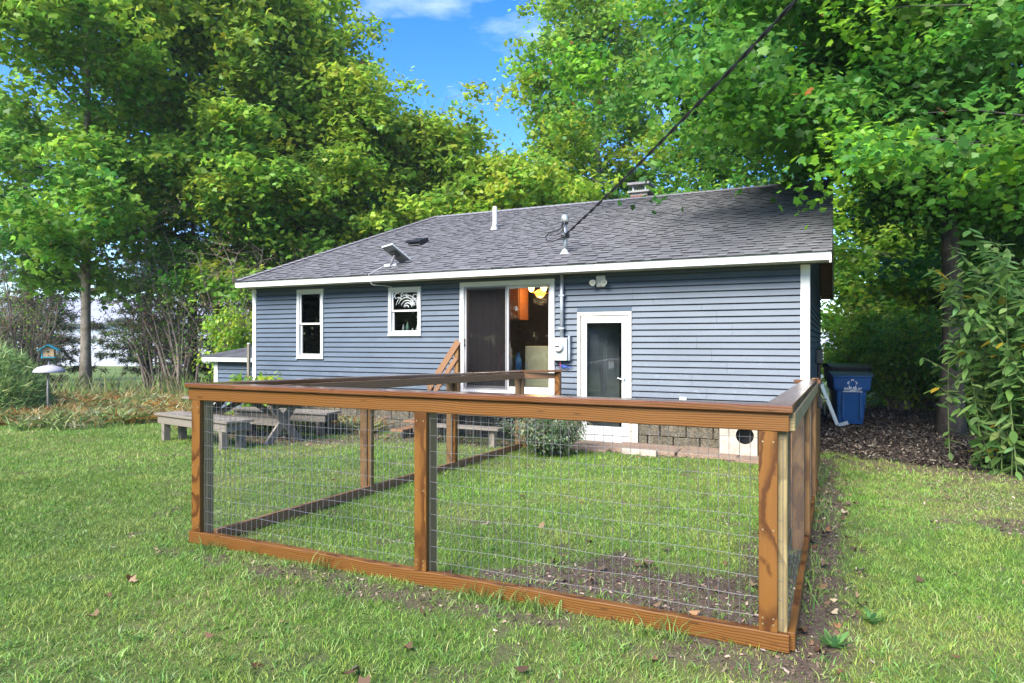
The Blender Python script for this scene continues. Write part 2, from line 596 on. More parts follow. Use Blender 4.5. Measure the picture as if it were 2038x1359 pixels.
M['blue_bin'] = simple('blue_cart_plastic', (.012, .075, .225), .38, 0, .12, 4., spec=.45)
M['black_bin'] = simple('black_cart_plastic', (.016, .018, .020), .42, 0, .15, 4.)
M['print_white'] = simple('white_print', (.72, .74, .75), .6, 0, .05, 20.)
M['teal'] = simple('teal_plastic', (.02, .25, .33), .4, 0, .1, 8.)
M['tan'] = simple('bare_plywood', (.42, .28, .15), .7, 0, .15, 9.)
M['stone_grey'] = simple('grey_baffle', (.36, .35, .38), .7, 0, .15, 14., bump=.3)
M['pole_metal'] = simple('grey_pole', (.26, .25, .25), .5, .4, .15, 9.)
M['block'] = aggregate_mat('foundation_block', [(.05, .042, .027), (.095, .08, .052), (.19, .165, .115), (.05, .042, .024)])
M['slab'] = aggregate_mat('paving_slab', [(.17, .11, .075), (.24, .175, .12), (.31, .24, .16), (.15, .085, .058)], 90.)
M['brick'] = simple('chimney_brick', (.27, .10, .065), .85, 0, .2, 12., bump=.3)
M['mortar'] = simple('chimney_mortar', (.42, .40, .37), .9, 0, .12, 20.)
M['glass'] = glass_mat('window_glass', (.88, .90, .90), .02)
m_, nt_, out_ = new_mat('insect_screen')
_t = nd(nt_, 'ShaderNodeBsdfTransparent', Color=(.75, .75, .75, 1)); _g = nd(nt_, 'ShaderNodeBsdfDiffuse', Color=(.035, .033, .033, 1))
_m = nd(nt_, 'ShaderNodeMixShader', Fac=.25, i1=_t.outputs[0], i2=_g.outputs[0]); nt_.links.new(_m.outputs[0], out_.inputs[0])
M['screen'] = m_
M['entry'] = simple('entry_wall', (.26, .26, .25), .9, 0, .1, 2.)
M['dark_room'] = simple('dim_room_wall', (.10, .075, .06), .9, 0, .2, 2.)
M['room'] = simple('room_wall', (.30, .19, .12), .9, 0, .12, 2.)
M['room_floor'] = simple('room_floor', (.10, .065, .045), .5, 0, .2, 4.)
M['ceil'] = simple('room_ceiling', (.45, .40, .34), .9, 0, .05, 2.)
M['cabinet'] = wood('orange_cabinet_wood', (.34, .135, .045), (.22, .075, .022), .45, 10., .1)
M['beige'] = simple('beige_enamel', (.50, .45, .27), .4, 0, .06, 3.)
M['appliance'] = simple('grey_appliance', (.22, .23, .23), .5, 0, .08, 4.)
M['bag_white'] = simple('white_plastic_bag', (.66, .70, .76), .4, 0, .15, 25.)
M['bag_blue'] = simple('blue_plastic_bag', (.05, .22, .50), .4, 0, .3, 18.)
M['door_grey'] = simple('grey_painted_door', (.30, .315, .315), .5, 0, .08, 3.)
M['bulb'] = simple('lit_glass_shade', (.9, .7, .35), .3, 0, .02, 3., emit=(1., .55, .16), estr=9.)
M['amber'] = simple('amber_glass_bowl', (.6, .24, .05), .2, 0, .1, 5., emit=(1., .35, .06), estr=.9)
M['brass'] = simple('brass', (.5, .30, .09), .3, .9, .1, 8.)
M['porcelain'] = simple('white_porcelain', (.62, .64, .62), .3, 0, .05, 8.)
M['green_glass'] = simple('green_bottle', (.16, .30, .2), .2, 0, .1, 8.)
M['swirl'] = simple('swirl_white', (.62, .63, .6), .5, 0, .1, 12.)
M['dish_grey'] = simple('dish_grey_plastic', (.13, .14, .14), .45, 0, .06, 5.)
M['dish_white'] = simple('dish_white_plastic', (.70, .71, .70), .4, 0, .05, 5.)
M['pvc'] = simple('white_pvc', (.70, .70, .68), .45, 0, .05, 5.)
M['lead'] = simple('flashing', (.50, .51, .52), .5, .4, .1, 9.)
M['pet_white'] = simple('stained_white_board', (.36, .315, .255), .7, 0, .3, 8.)
M['barn_white'] = simple('barn_white', (.62, .62, .66), .7, 0, .04, 1.)
M['far_roof'] = simple('far_roof_grey', (.30, .31, .34), .7, 0, .05, 1.)
M['leaf'] = leaf_mat('leaf')
M['grass'] = leaf_mat('grass_blade', .3, .5, .35)
M['spray'] = spray_mat('leaf_spray')
M['needle'] = leaf_mat('needle', .15, .6, .25)
M['dead_leaf'] = leaf_mat('dead_leaf', .1, .7, .3)
M['chip'] = leaf_mat('bark_chip', .0, .9, .2)
M['bark'] = bark_mat('maple_bark', (.10, .085, .068), (.27, .24, .20), (.16, .13, .09))
M['bark_pale'] = bark_mat('pale_maple_bark', (.13, .11, .085), (.28, .25, .20), (.11, .10, .06))
M['bark_dark'] = bark_mat('dark_bark', (.028, .023, .02), (.085, .07, .06))
M['twig'] = bark_mat('twig_bark', (.15, .115, .095), (.30, .24, .20))
M['pale_stem'] = bark_mat('pale_stem', (.28, .24, .17), (.45, .40, .30))
M['stem'] = simple('green_stem', (.12, .17, .05), .6, 0, .2, 9.)
M['ground'] = ground_mat()

# ------------------------------------------------------------------ ground
def sstep(a, b, x):
    t = np.clip((x - a) / (b - a), 0, 1)
    return t * t * (3 - 2 * t)


def blob(lx, ly, cx, cy, rx, ry, n, amp=.5):
    d = np.hypot((lx - cx) / rx, (ly - cy) / ry) + (n - .5) * amp * 2
    return 1 - sstep(.7, 1.1, d)


def masks(X, Y):
    """dirt, mulch, dry (0..1) at world points"""
    lx, ly = w2l(X, Y)
    n = fnoise(X, Y, 1.3, 11)
    n2 = fnoise(X, Y, 4.5, 21)
    dirt = np.zeros_like(lx)
    dirt = np.maximum(dirt, blob(lx, ly, -.6, -6.6, 1.15, .62, n * .5 + n2 * .5, 1.3) * (lx < .12))
    dirt = np.maximum(dirt, .8 * blob(lx, ly, .05, -6.0, .3, 1.6, n, .8))
    dirt = np.maximum(dirt, (1 - sstep(.08, .26, np.abs(lx - .26) + (n2 - .5) * .3)) * (ly > -7.6) * (ly < .3))
    dirt = np.maximum(dirt, .8 * blob(lx, ly, -2.2, -7.28, 2.3, .16, n2, .9))
    dirt = np.maximum(dirt, .8 * blob(lx, ly, -6.3, -.75, 2.3, .62, n, .8))
    dirt = np.maximum(dirt, .9 * blob(lx, ly, -8.4, -2.0, 1.5, .75, n, .8))
    dirt = np.maximum(dirt, .9 * blob(lx, ly, -1.9, -.6, 2.0, .35, n, .4))
    dirt = np.maximum(dirt, .9 * blob(lx, ly, 1.75, -3.3, .5, .3, n2, 1.1))
    dirt = np.maximum(dirt, .7 * blob(lx, ly, 2.5, -2.9, .55, .5, n2, 1.1))
    dirt = np.maximum(dirt, .75 * blob(lx, ly, 1.6, .1, 1.5, .8, n2, .9))
    dirt = np.maximum(dirt, .55 * blob(lx, ly, 2.0, -1.9, .9, 1.4, n2, 1.3))
    dirt = np.maximum(dirt, .85 * blob(lx, ly, 1.9, -.2, 1.3, .9, n2, 1.0))
    dirt = np.maximum(dirt, .55 * sstep(.66, .76, n2) * (np.hypot(X, Y - 6) < 9))
    dirt = np.maximum(dirt, .6 * (lx < -10.6) * (lx > -26) * sstep(-1.2, .8, ly + (n - .5) * 2) * (ly < 9))
    # mulch drive along the right side of the house
    me = (1 - sstep(-.3, .55, .55 - ly - (n - .5) * 1.6 - .35 * np.clip(lx - .8, 0, 2))) * (1 - sstep(2.6, 3.4, lx + (n - .5) * 1.2)) * (1 - sstep(11, 14, ly)) * (lx > -.2)
    mulch = np.clip(me, 0, 1)
    dry = np.clip(sstep(.5, .75, fnoise(X, Y, .7, 31)) * .45 + .35 * blob(lx, ly, -11.5, -4.2, 2.5, .9, n, .6) + .5 * blob(lx, ly, 1.6, -1.6, 1.3, 2.2, n, .6), 0, 1)
    return dirt, mulch, dry


def axis(lo, a, b, hi, step, nf):
    near = np.arange(a, b + 1e-6, step)
    l = a - (a - lo) * (np.linspace(0, 1, nf + 1)[1:] ** 2.2)
    r = b + (hi - b) * (np.linspace(0, 1, nf + 1)[1:] ** 2.2)
    return np.concatenate([l[::-1], near, r])


gx = axis(-500, -17, 14, 500, .11, 14)
gy = axis(-120, 1.8, 21, 700, .11, 16)
GX, GY = np.meshgrid(gx, gy)
GZ = gz(GX, GY)
nx, ny = len(gx), len(gy)
gv = np.stack([GX.ravel(), GY.ravel(), GZ.ravel()], 1)
ii = np.arange(nx * ny).reshape(ny, nx)
quads = np.stack([ii[:-1, :-1].ravel(), ii[:-1, 1:].ravel(), ii[1:, 1:].ravel(), ii[1:, :-1].ravel()], 1)
me = bpy.data.meshes.new('ground')
me.vertices.add(len(gv)); me.vertices.foreach_set('co', gv.astype(np.float32).ravel())
me.loops.add(quads.size); me.loops.foreach_set('vertex_index', quads.astype(np.int32).ravel())
me.polygons.add(len(quads)); me.polygons.foreach_set('loop_start', np.arange(0, quads.size, 4, dtype=np.int32))
dirt, mulch, dry = masks(gv[:, 0], gv[:, 1])
ca = me.color_attributes.new('col', 'FLOAT_COLOR', 'POINT')
ca.data.foreach_set('color', np.stack([dirt, mulch, dry, np.ones_like(dry)], 1).astype(np.float32).ravel())
me.update(calc_edges=True)
me.polygons.foreach_set('use_smooth', [True] * len(quads))
ground = link('ground', me, M['ground'])
tag(ground, 'grassy back yard ground with bare earth patches and field beyond', 'ground', kind='structure')

# ------------------------------------------------------------------ house
HX0, HX1, HD = -10.86, 0.0, 8.8          # left end, right end, depth
Z_BOT, Z_TOP = .247, 2.665
house = house_empty('house', 0, 0, 0, 'single-storey blue house with grey shingle roof and white trim', 'house')
OPEN = dict(w1=(-9.65, -8.96, 1.195, 2.61), w2=(-7.354, -6.622, 1.653, 2.572), sd=(-5.778, -3.93, .636, 2.612), dr=(-3.522, -2.595, -.10, 2.03))


def wall_with_holes(name, x0, x1, z0, z1, y0, y1, holes, mat, parent):
    xs = sorted({x0, x1, *[h[0] for h in holes], *[h[1] for h in holes]})
    zs = sorted({z0, z1, *[max(z0, h[2]) for h in holes], *[h[3] for h in holes]})
    b = MB()
    for i in range(len(xs) - 1):
        for j in range(len(zs) - 1):
            cx, cz = (xs[i] + xs[i + 1]) / 2, (zs[j] + zs[j + 1]) / 2
            if any(h[0] < cx < h[1] and h[2] < cz < h[3] for h in holes):
                continue
            b.box(xs[i], xs[i + 1], y0, y1, zs[j], zs[j + 1])
    return b.build(name, mat, parent)


SH = .0
wall = wall_with_holes('wall', HX0, HX1, Z_BOT, 2.70, 0, .14, [(a + .03, b - .03, c + .03, d - .03) for a, b, c, d in OPEN.values()], M['lap_shade'], house)
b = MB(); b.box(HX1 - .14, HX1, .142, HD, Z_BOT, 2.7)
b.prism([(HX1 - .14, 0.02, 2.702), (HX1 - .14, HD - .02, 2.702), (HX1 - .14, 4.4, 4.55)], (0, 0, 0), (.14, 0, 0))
side_wall = b.build('side_wall', M['lap_shade'], house)
b = MB(); b.box(HX0, HX0 + .14, .142, HD, -.5, 2.7); b.box(HX0 + .141, HX1 - .141, HD - .14, HD, -.7, 2.7)
b.build('back_wall', M['siding'], house)

SE = .098


def siding_mesh(L_):
    b = MB()
    pr = [(0, -.004, SE), (0, -.030, .021), (0, -.026, .017), (0, -.002, .017), (0, 0, SE)]
    b.prism(pr[::-1], (0, 0, 0), (L_, 0, 0))
    return b


_sid = {}


def siding_board(parent, P, Q):
    Ln = (Vector(Q) - Vector(P)).length
    k = round(Ln, 3)
    m = beam_matrix(P, Q)
    if k not in _sid:
        o = siding_mesh(Ln).build('siding_board', M['siding'], parent, mtx=m)
        _sid[k] = o.data
        return o
    return link('siding_board', _sid[k], None, parent, m)


z = 1.913 - 17 * SE
row = 0
while z < Z_TOP - .02:
    zt = min(z + SE, Z_TOP)
    spans = [(HX0 + .06, HX1 - .09)]
    for (a, b_, c, d) in OPEN.values():
        if c < zt - .01 and d > z + .01:
            ns = []
            for s in spans:
                if b_ <= s[0] or a >= s[1]:
                    ns.append(s)
                else:
                    if a > s[0]: ns.append((s[0], a))
                    if b_ < s[1]: ns.append((b_, s[1]))
            spans = ns
    for (a, b_, c, d) in OPEN.values():
        for (zl, zh) in ((d, zt), (z, c)):
            if z - .001 < zl < zh < zt + .001 and zh - zl > .006 and (c < zt - .01 and d > z + .01):
                o = MB(); o.box(a, b_, -.012, -.001, zl + .001, zh); o.build('siding_board', M['siding'], wall)
    for s in spans:
        cuts = [s[0], s[1]]
        if s[1] - s[0] > 2.2:
            q = s[0] + (s[1] - s[0]) * (.35 + .3 * ((row // 2 * 37) % 10) / 10)
            cuts = [s[0], q, s[1]]
        for i in range(len(cuts) - 1):
            dy = .0015 * (i % 2)
            siding_board(wall, (cuts[i] + .0015, -dy, z), (cuts[i + 1] - .0015, -dy, z))
    z += SE
    row += 1
# right side wall courses
z = 1.913 - 17 * SE
while z < 4.4:
    if z + SE <= 2.7:
        y0, y1 = .09, HD - .06
    else:
        t = (z + SE - 2.7) / (4.55 - 2.7)
        y0, y1 = .05 + 4.35 * t, HD - .05 - 4.35 * t
    if y1 - y0 > .3:
        siding_board(side_wall, (HX1, y0, z), (HX1, y1, z))
    z += SE
# corner trim
b = MB(); b.box(HX1 - .092, HX1 + .034, -.034, -.001, .20, 2.66); b.box(HX1 + .001, HX1 + .034, -.001, .09, .20, 2.66)
b.build('corner_trim', M['white'], house, .003)
b = MB(); b.box(HX0 - .034, HX0 + .062, -.034, -.001, .0, 2.66); b.box(HX0 - .034, HX0 - .001, -.001, .09, .0, 2.66)
b.build('corner_trim', M['white'], house, .003)

# foundation with separate blocks to the right of the door
b = MB(); b.box(HX0 + .02, OPEN['dr'][0] - .03, .03, .13, -.5, .246); b.box(OPEN['dr'][1] + .03, -.02, .075, .13, -.5, .246); b.box(-.12, -.02, .131, HD - .05, -.75, .246)
fnd = b.build('foundation', M['block'], house)
for r_ in range(3):
    x = -2.55 - (.2 if r_ % 2 else 0)
    while x < -.03:
        xa, xb = max(x, -2.56), min(x + .40, -.025)
        if xb - xa > .05:
            o = MB(); o.box(xa + .005, xb - .005, .012 + .006 * random.random(), .0745, -.36 + r_ * .2 + .005, -.36 + (r_ + 1) * .2 - .005)
            o.build('block', M['block'], fnd, .006)
        x += .41
for r_ in range(2):
    x = -10.8 - (.2 if r_ % 2 else 0)
    while x < -3.6:
        xa, xb = max(x, -10.82), min(x + .40, -3.57)
        if xb - xa > .05:
            o = MB(); o.box(xa + .005, xb - .005, .008, .0295, -.15 + r_ * .2 + .005, -.15 + (r_ + 1) * .2 - .005)
            o.build('block', M['block'], fnd, .006)
        x += .41

# ---- roof
EY, EZ, RYL, RZ = -.45, 2.80, 4.4, 4.81
RX0, RXR, RXL = -10.95, .318, -9.06       # left eave end, right rake, left end of the ridge
sl = math.hypot(RYL - EY, RZ - EZ)
uy, uz = (RYL - EY) / sl, (RZ - EZ) / sl
nyv, nzv = -uz, uy
b = MB()
T = .07
b.face([(RX0, EY, EZ - .012), (RXR, EY, EZ - .012), (RXR, RYL, RZ - .012), (RXL, RYL, RZ - .012)])
b.face([(RXR, 9.25, EZ), (RX0, 9.25, EZ), (RXL, RYL, RZ), (RXR, RYL, RZ)])
b.face([(RX0, 9.25, EZ), (RX0, EY, EZ - .012), (RXL, RYL, RZ - .012)])
b.face([(RXR, EY, EZ - .05), (RX0, EY, EZ - .05), (RXL, RYL, RZ - .05), (RXR, RYL, RZ - .05)])
b.face([(RX0, 9.25, EZ - .05), (RXR, 9.25, EZ - .05), (RXR, RYL, RZ - .05), (RXL, RYL, RZ - .05)])
roof = b.build('roof', M['shingle'], house)
ca = roof.data.color_attributes.new('col', 'FLOAT_COLOR', 'POINT')
ca.data.foreach_set('color', np.tile(np.array([.12, .115, .125, 1], np.float32), len(roof.data.vertices)))


def shingle_piece(x0, x1, u0, u1, th, sk):
    """one tab: slab on the slope between u0 (butt) and u1; its cut butt edge has vertices of its own"""
    pts = []
    for (x, u, h) in ((x0, u0, .002), (x1, u0, .002), (x1, u1, .0005), (x0, u1, .0005), (x0, u0, th), (x1, u0, th), (x1, u1, .001), (x0, u1, .001), (x0, u0, .002), (x1, u0, .002), (x1, u0, th), (x0, u0, th)):
        pts.append((x, EY + uy * u + nyv * h, EZ - .012 + uz * u + nzv * h + .001))
    return pts


SF = [(0, 3, 2, 1), (4, 5, 6, 7), (0, 1, 5, 4), (1, 2, 6, 5), (2, 3, 7, 6), (3, 0, 4, 7)]
SF12 = [(0, 3, 2, 1), (4, 5, 6, 7), (8, 9, 10, 11), (1, 2, 6, 5), (2, 3, 7, 6), (3, 0, 4, 7)]
BUTT = (.022, .022, .024)  # dark cut asphalt edge; its colour also stands in for course shadow lines
pieces = []
EXPO = .143
nr = int(sl / EXPO)
r_ = random.Random(5)
for k in range(nr + 1):
    u0, u1 = k * EXPO - .02, min(k * EXPO + EXPO + .02, sl)
    xl = RX0 + (RXL - RX0) * max(0, u0) / sl + .02
    x = xl - r_.random() * .2
    last = 0
    while x < RXR:
        w = r_.choice([.10, .13, .16, .2, .24, .3])
        xa, xb = max(x, xl), min(x + w, RXR + .01)
        if xb - xa > .02:
            last = 1 - last
            th = r_.choice([.018, .022]) if last else .009
            tone = r_.choice([.125, .14, .15, .165]) * (1.06 if last else .86) * (.93 + .14 * r_.random())
            tint = r_.random()
            tone *= 1.12
            col = (tone * (1.0 + .02 * tint), tone * .99, tone * (1.0 + .03 * tint))
            pieces.append((shingle_piece(xa + .0012, xb - .0012, u0, u1, th, .0), col, k, xa))
        x += w
# the 300 that show largest (lowest rows, nearest end) are pieces of their own
order = sorted(range(len(pieces)), key=lambda i: math.hypot(4.3 + CT * pieces[i][3], 9.8 - ST * pieces[i][3] + pieces[i][2] * .12))
single = set(order[:300])
jv, jf, jc = [], [], []
for i, (pts, col, k, xa) in enumerate(pieces):
    if i in single:
        me = bpy.data.meshes.new('shingle')
        me.from_pydata(pts, [], SF12)
        a = me.color_attributes.new('col', 'FLOAT_COLOR', 'POINT')
        a.data.foreach_set('color', np.array([(*col, 1)] * 8 + [(*BUTT, 1)] * 4, np.float32).ravel())
        link('shingle', me, M['shingle'], roof)
    else:
        n = len(jv)
        jv += pts
        jf += [tuple(n + q for q in f) for f in SF12]
        jc += [(*col, 1)] * 8 + [(*BUTT, 1)] * 4
me = bpy.data.meshes.new('shingles')
me.from_pydata(jv, [], jf)
a = me.color_attributes.new('col', 'FLOAT_COLOR', 'POINT')
a.data.foreach_set('color', np.array(jc, np.float32).ravel())
tag(link('shingles', me, M['shingle'], roof), kind='stuff')
# ridge and hip caps
b = MB()
x = RXL
while x < RXR - .02:
    x1 = min(x + .16, RXR)
    b.face([(x, RYL - .14, RZ - .058 + .014), (x1, RYL - .14, RZ - .058 + .006), (x1, RYL, RZ + .012), (x, RYL, RZ + .022)])
    b.face([(x, RYL, RZ + .022), (x1, RYL, RZ + .012), (x1, RYL + .14, RZ - .05), (x, RYL + .14, RZ - .045)])
    b.face([(x, RYL - .14, RZ - .058 + .014), (x, RYL, RZ + .022), (x, RYL, RZ), (x, RYL - .14, RZ - .06)])
    x = x1 + .0005
hp = [Vector((RX0, EY, EZ)), Vector((RXL, RYL, RZ))]
nh = 36
for i in range(nh):
    p, q = hp[0].lerp(hp[1], i / nh), hp[0].lerp(hp[1], (i + 1) / nh)
    off, off2 = Vector((.12, -.02, .0)), Vector((-.05, .04, -.03))
    b.face([p + off + Vector((0, 0, .016)), q + off + Vector((0, 0, .006)), q + Vector((0, 0, .02)), p + Vector((0, 0, .032))])
    b.face([p + Vector((0, 0, .032)), q + Vector((0, 0, .02)), q + off2, p + off2])
rc = b.build('ridge_cap', M['shingle'], roof)
ca = rc.data.color_attributes.new('col', 'FLOAT_COLOR', 'POINT')
ca.data.foreach_set('color', np.tile(np.array([.25, .24, .26, 1], np.float32), len(rc.data.vertices)))
# fascia in three lengths, drip edge, soffit panels, rake boards
for xa, xb in ((RX0, -7.2), (-7.198, -2.9), (-2.898, RXR)):
    b = MB(); b.box(xa, xb, EY + .005, EY + .03, 2.668, 2.792)
    b.build('fascia', M['white'], house, .002)
b = MB(); b.prism([(RX0, EY - .012, 2.794), (RX0, EY + .02, 2.800), (RX0, EY + .02, 2.7945), (RX0, EY - .012, 2.782)], (0, 0, 0), (RXR - RX0, 0, 0))
b.build('drip_edge', M['dark_wood'], house)
sof = MB(); sof.box(RX0 + .002, RXR - .03, EY + .031, -.002, 2.688, 2.70); sof = sof.build('soffit', M['soffit'], house)
x = RX0 + .01
while x < RXR - .08:
    o = MB(); o.box(x + .004, x + .098, EY + .035, -.004, 2.676, 2.6875)
    o.build('soffit_panel', M['soffit'], sof)
    x += .1015
rk = MB()
for (ya, za, yb, zb) in ((EY + .01, EZ, RYL, RZ), (RYL, RZ, 9.24, EZ)):
    rk.prism([(RXR - .028, ya, za - .17), (RXR - .028, yb, zb - .17), (RXR - .028, yb, zb - .02), (RXR - .028, ya, za - .02)], (0, 0, 0), (.026, 0, 0))
rk.build('rake_board', M['white'], house)
rs = MB()
for (ya, za, yb, zb) in ((EY + .05, EZ + .02, RYL, RZ), (RYL, RZ, 9.2, EZ + .02)):
    n_ = 22
    for i in range(n_):
        t0, t1 = i / n_, (i + .96) / n_
        y0, y1 = ya + (yb - ya) * t0, ya + (yb - ya) * t1
        z0, z1 = za + (zb - za) * t0 - .14, za + (zb - za) * t1 - .14
        rs.prism([(.03, y0, z0), (.03, y1, z1), (.03, y1, z1 + .02), (.03, y0, z0 + .02)], (0, 0, 0), (RXR - .06, 0, 0))
rs.build('rake_soffit', M['brown_wood'], house)
b = MB(); b.box(RX0 + .002, RX0 + .03, EY + .032, 9.2, 2.668, 2.78); b.box(RX0 + .03, RXR - .03, 9.2, 9.23, 2.668, 2.78)
b.build('rear_fascia', M['white'], house)

# roof plumbing vent, low roof vent, chimney
b = MB(); b.tube([(-6.34, 2.462, 3.98), (-6.34, 2.462, 4.49)], .048, 14)
vp = b.build('vent_pipe', M['pvc'], roof, smooth=False)
b = MB(); b.lathe([(.10, -.045), (.075, .02), (.056, .06), (.05, .09)], 16, (-6.34, 2.44, 4.0)); b.build('pipe_flashing', M['lead'], roof)
b = MB(); b.prism([(-7.90, 1.42, 3.60), (-7.90, 1.78, 3.745), (-7.90, 1.74, 3.80), (-7.90, 1.44, 3.70)], (0, 0, 0), (.30, 0, 0))
b.prism([(-7.93, 1.38, 3.655), (-7.93, 1.44, 3.70), (-7.93, 1.43, 3.72), (-7.93, 1.37, 3.675)], (0, 0, 0), (.36, 0, 0))
b.build('roof_vent', M['black'], roof)
ch = MB(); ch.box(-4.03, -3.63, 5.02, 5.42, 4.3, 5.06)
ch = ch.build('chimney', M['mortar'], house)
for r_i in range(10):
    for c_i in range(2):
        for face in range(2):
            o = MB()
            zz = 4.52 + r_i * .054
            if zz > 5.0: continue
            if face == 0: o.box(-4.028 + c_i * .2 + (.003), -4.028 + c_i * .2 + .193, 5.01, 5.0195, zz, zz + .045)
            else: o.box(-3.6295, -3.620, 5.03 + c_i * .195, 5.03 + c_i * .195 + .185, zz, zz + .045)
            o.build('brick', M['brick'], ch)
o = MB(); o.box(-4.09, -3.57, 4.96, 5.48, 5.061, 5.11); o.build('crown_slab', M['mortar'], ch, .008)
o = MB()
for (cx_, cy_) in ((-3.98, 5.07), (-3.68, 5.07), (-3.98, 5.37), (-3.68, 5.37)): o.box(cx_ - .02, cx_ + .02, cy_ - .02, cy_ + .02, 5.111, 5.24)
for i in range(6): o.box(-3.95 + i * .05, -3.945 + i * .05, 5.06, 5.065, 5.111, 5.24)
o.build('cap_posts', M['lead'], ch)
o = MB(); o.box(-4.10, -3.56, 4.95, 5.49, 5.241, 5.31); o.build('cap_lid', M['pole_metal'], ch, .012)

# ---- windows
def window(key, mid, screen_up, ins):
    a, b_, c, d = OPEN[key]
    t = .062
    f = MB()
    f.box(a, b_, -.042, .06, d - t, d); f.box(a, b_, -.042, .06, c, c + t)
    f.box(a, a + t, -.042, .06, c + t, d - t); f.box(b_ - t, b_, -.042, .06, c + t, d - t)
    w = f.build('window', M['white'], house, .003)
    f = MB(); f.box(a - .012, b_ + .012, -.055, -.043, c - .004, c + .018); f.build('sill', M['white'], w, .002)
    zm = c + (d - c) * mid
    s = .036
    # upper sash (outer track), lower sash set back
    for (z0, z1, yy) in ((zm - .02, d - t, -.012), (c + t, zm + .018, .016)):
        f = MB()
        f.box(a + t, b_ - t, yy, yy + .026, z1 - s, z1); f.box(a + t, b_ - t, yy, yy + .026, z0, z0 + s)
        f.box(a + t, a + t + s, yy, yy + .026, z0 + s, z1 - s); f.box(b_ - t - s, b_ - t, yy, yy + .026, z0 + s, z1 - s)
        f.build('sash', M['white'], w, .002)
        f = MB(); f.box(a + t + s - .003, b_ - t - s + .003, yy + .011, yy + .015, z0 + s - .003, z1 - s + .003)
        f.build('pane', M['glass'], w)
    if screen_up:
        f = MB(); f.box(a + t + .004, b_ - t - .004, -.022, -.021, c + t + .004, d - t - .004); f.build('insect_screen', M['screen'], w)
    return w


win1 = window('w1', .505, False, None)
b = MB()
a, b_, c, d = OPEN['w1']
for k in range(18):
    b.box(a + .09, b_ - .09, .10 + .004 * (k % 2), .104 + .004 * (k % 2), c + .08 + k * .065, c + .14 + k * .065)
b.build('window_blind', simple('grey_blind', (.27, .27, .275), .7), win1)
win2 = window('w2', .52, False, None)
# dim rooms behind the two windows
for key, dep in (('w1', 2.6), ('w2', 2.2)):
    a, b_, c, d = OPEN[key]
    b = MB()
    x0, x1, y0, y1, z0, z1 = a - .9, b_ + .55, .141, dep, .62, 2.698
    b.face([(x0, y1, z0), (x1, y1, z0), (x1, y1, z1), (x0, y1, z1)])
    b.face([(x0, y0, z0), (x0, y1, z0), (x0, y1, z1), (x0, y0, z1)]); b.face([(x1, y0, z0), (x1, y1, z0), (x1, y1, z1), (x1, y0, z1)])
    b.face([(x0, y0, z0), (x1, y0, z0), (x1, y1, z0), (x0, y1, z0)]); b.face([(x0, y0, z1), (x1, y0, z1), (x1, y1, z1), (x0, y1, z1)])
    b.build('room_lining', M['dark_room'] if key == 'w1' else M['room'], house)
# white swirls on the upper pane of the kitchen window
a, b_, c, d = OPEN['w2']
sw = MB()
zm = c + (d - c) * .52
R_ = random.Random(3)
for (cx_, cz_, r0, t0, t1) in ((a + .38, zm + .05, .26, .15, 2.9), (a + .38, zm + .05, .21, .3, 2.7), (a + .40, zm + .05, .15, .2, 2.8), (a + .42, zm + .05, .10, .1, 2.9), (a + .40, zm + .05, .05, 0, 3.0),
                               (a + .56, zm + .16, .07, 0, 5.6), (a + .56, zm + .16, .035, 1, 6.2), (a + .585, zm + .26, .045, .5, 5.8), (a + .18, zm + .28, .06, .6, 4.4), (a + .30, zm + .30, .03, 0, 6.), (a + .42, zm + .30, .04, 2, 6.2), (a + .2, zm + .16, .10, .4, 1.9)):
    pts = []
    for i in range(15):
        t = t0 + (t1 - t0) * i / 14
        rr_ = r0 * (1 - .12 * i / 14)
        px, pz = cx_ + rr_ * math.cos(t), cz_ + rr_ * math.sin(t)
        px, pz = min(max(px, a + .105), b_ - .105), min(max(pz, zm + .025), d - .105)
        pts.append((px, -.004, pz))
    sw.tube(pts, [.004 + .009 * math.sin(math.pi * i / 14) for i in range(15)], 4)
sw.build('white_swirls', M['swirl'], win2)
R0 = random.Random(11)

# ---- sliding patio door
a, b_, c, d = OPEN['sd']
t = .085
f = MB()
f.box(a, b_, -.045, .08, d - t, d); f.box(a, b_, -.045, .08, c, c + .05)
f.box(a, a + t, -.045, .08, c + .05, d - t); f.box(b_ - t, b_, -.045, .08, c + .05, d - t)
sd = f.build('sliding_door', M['white'], house, .004)
xm = a + (b_ - a) * .50
for nm, x0, x1, yy, sw_ in (('fixed_panel', xm - .04, b_ - t, .030, .05), ('sliding_panel', a + t, xm + .04, -.005, .055)):
    f = MB()
    z0, z1 = c + .05, d - t
    f.box(x0, x1, yy, yy + .03, z1 - sw_, z1); f.box(x0, x1, yy, yy + .03, z0, z0 + sw_ * 1.3)
    f.box(x0, x0 + sw_, yy, yy + .03, z0 + sw_ * 1.3, z1 - sw_); f.box(x1 - sw_, x1, yy, yy + .03, z0 + sw_ * 1.3, z1 - sw_)
    p_ = f.build(nm, M['white'], sd, .003)
    f = MB(); f.box(x0 + sw_ - .003, x1 - sw_ + .003, yy + .013, yy + .017, z0 + sw_, z1 - sw_ + .003); f.build('pane', M['glass'], sd)
f = MB(); f.box(a + t + .055, xm - .004, -.022, -.020, c + .06, d - t - .01)
sc_ = f.build('screen', M['screen'], sd)
f = MB()
for q in ((a + t + .03, a + t + .055, c + .055, d - t - .003), (xm - .004, xm + .02, c + .055, d - t - .003)): f.box(q[0], q[1], -.032, -.012, q[2], q[3])
f.box(a + t + .0551, xm - .0041, -.032, -.012, c + .055, c + .08); f.box(a + t + .0551, xm - .0041, -.032, -.012, d - t - .028, d - t - .003)
f.build('screen_frame', M['pole_metal'], sd)
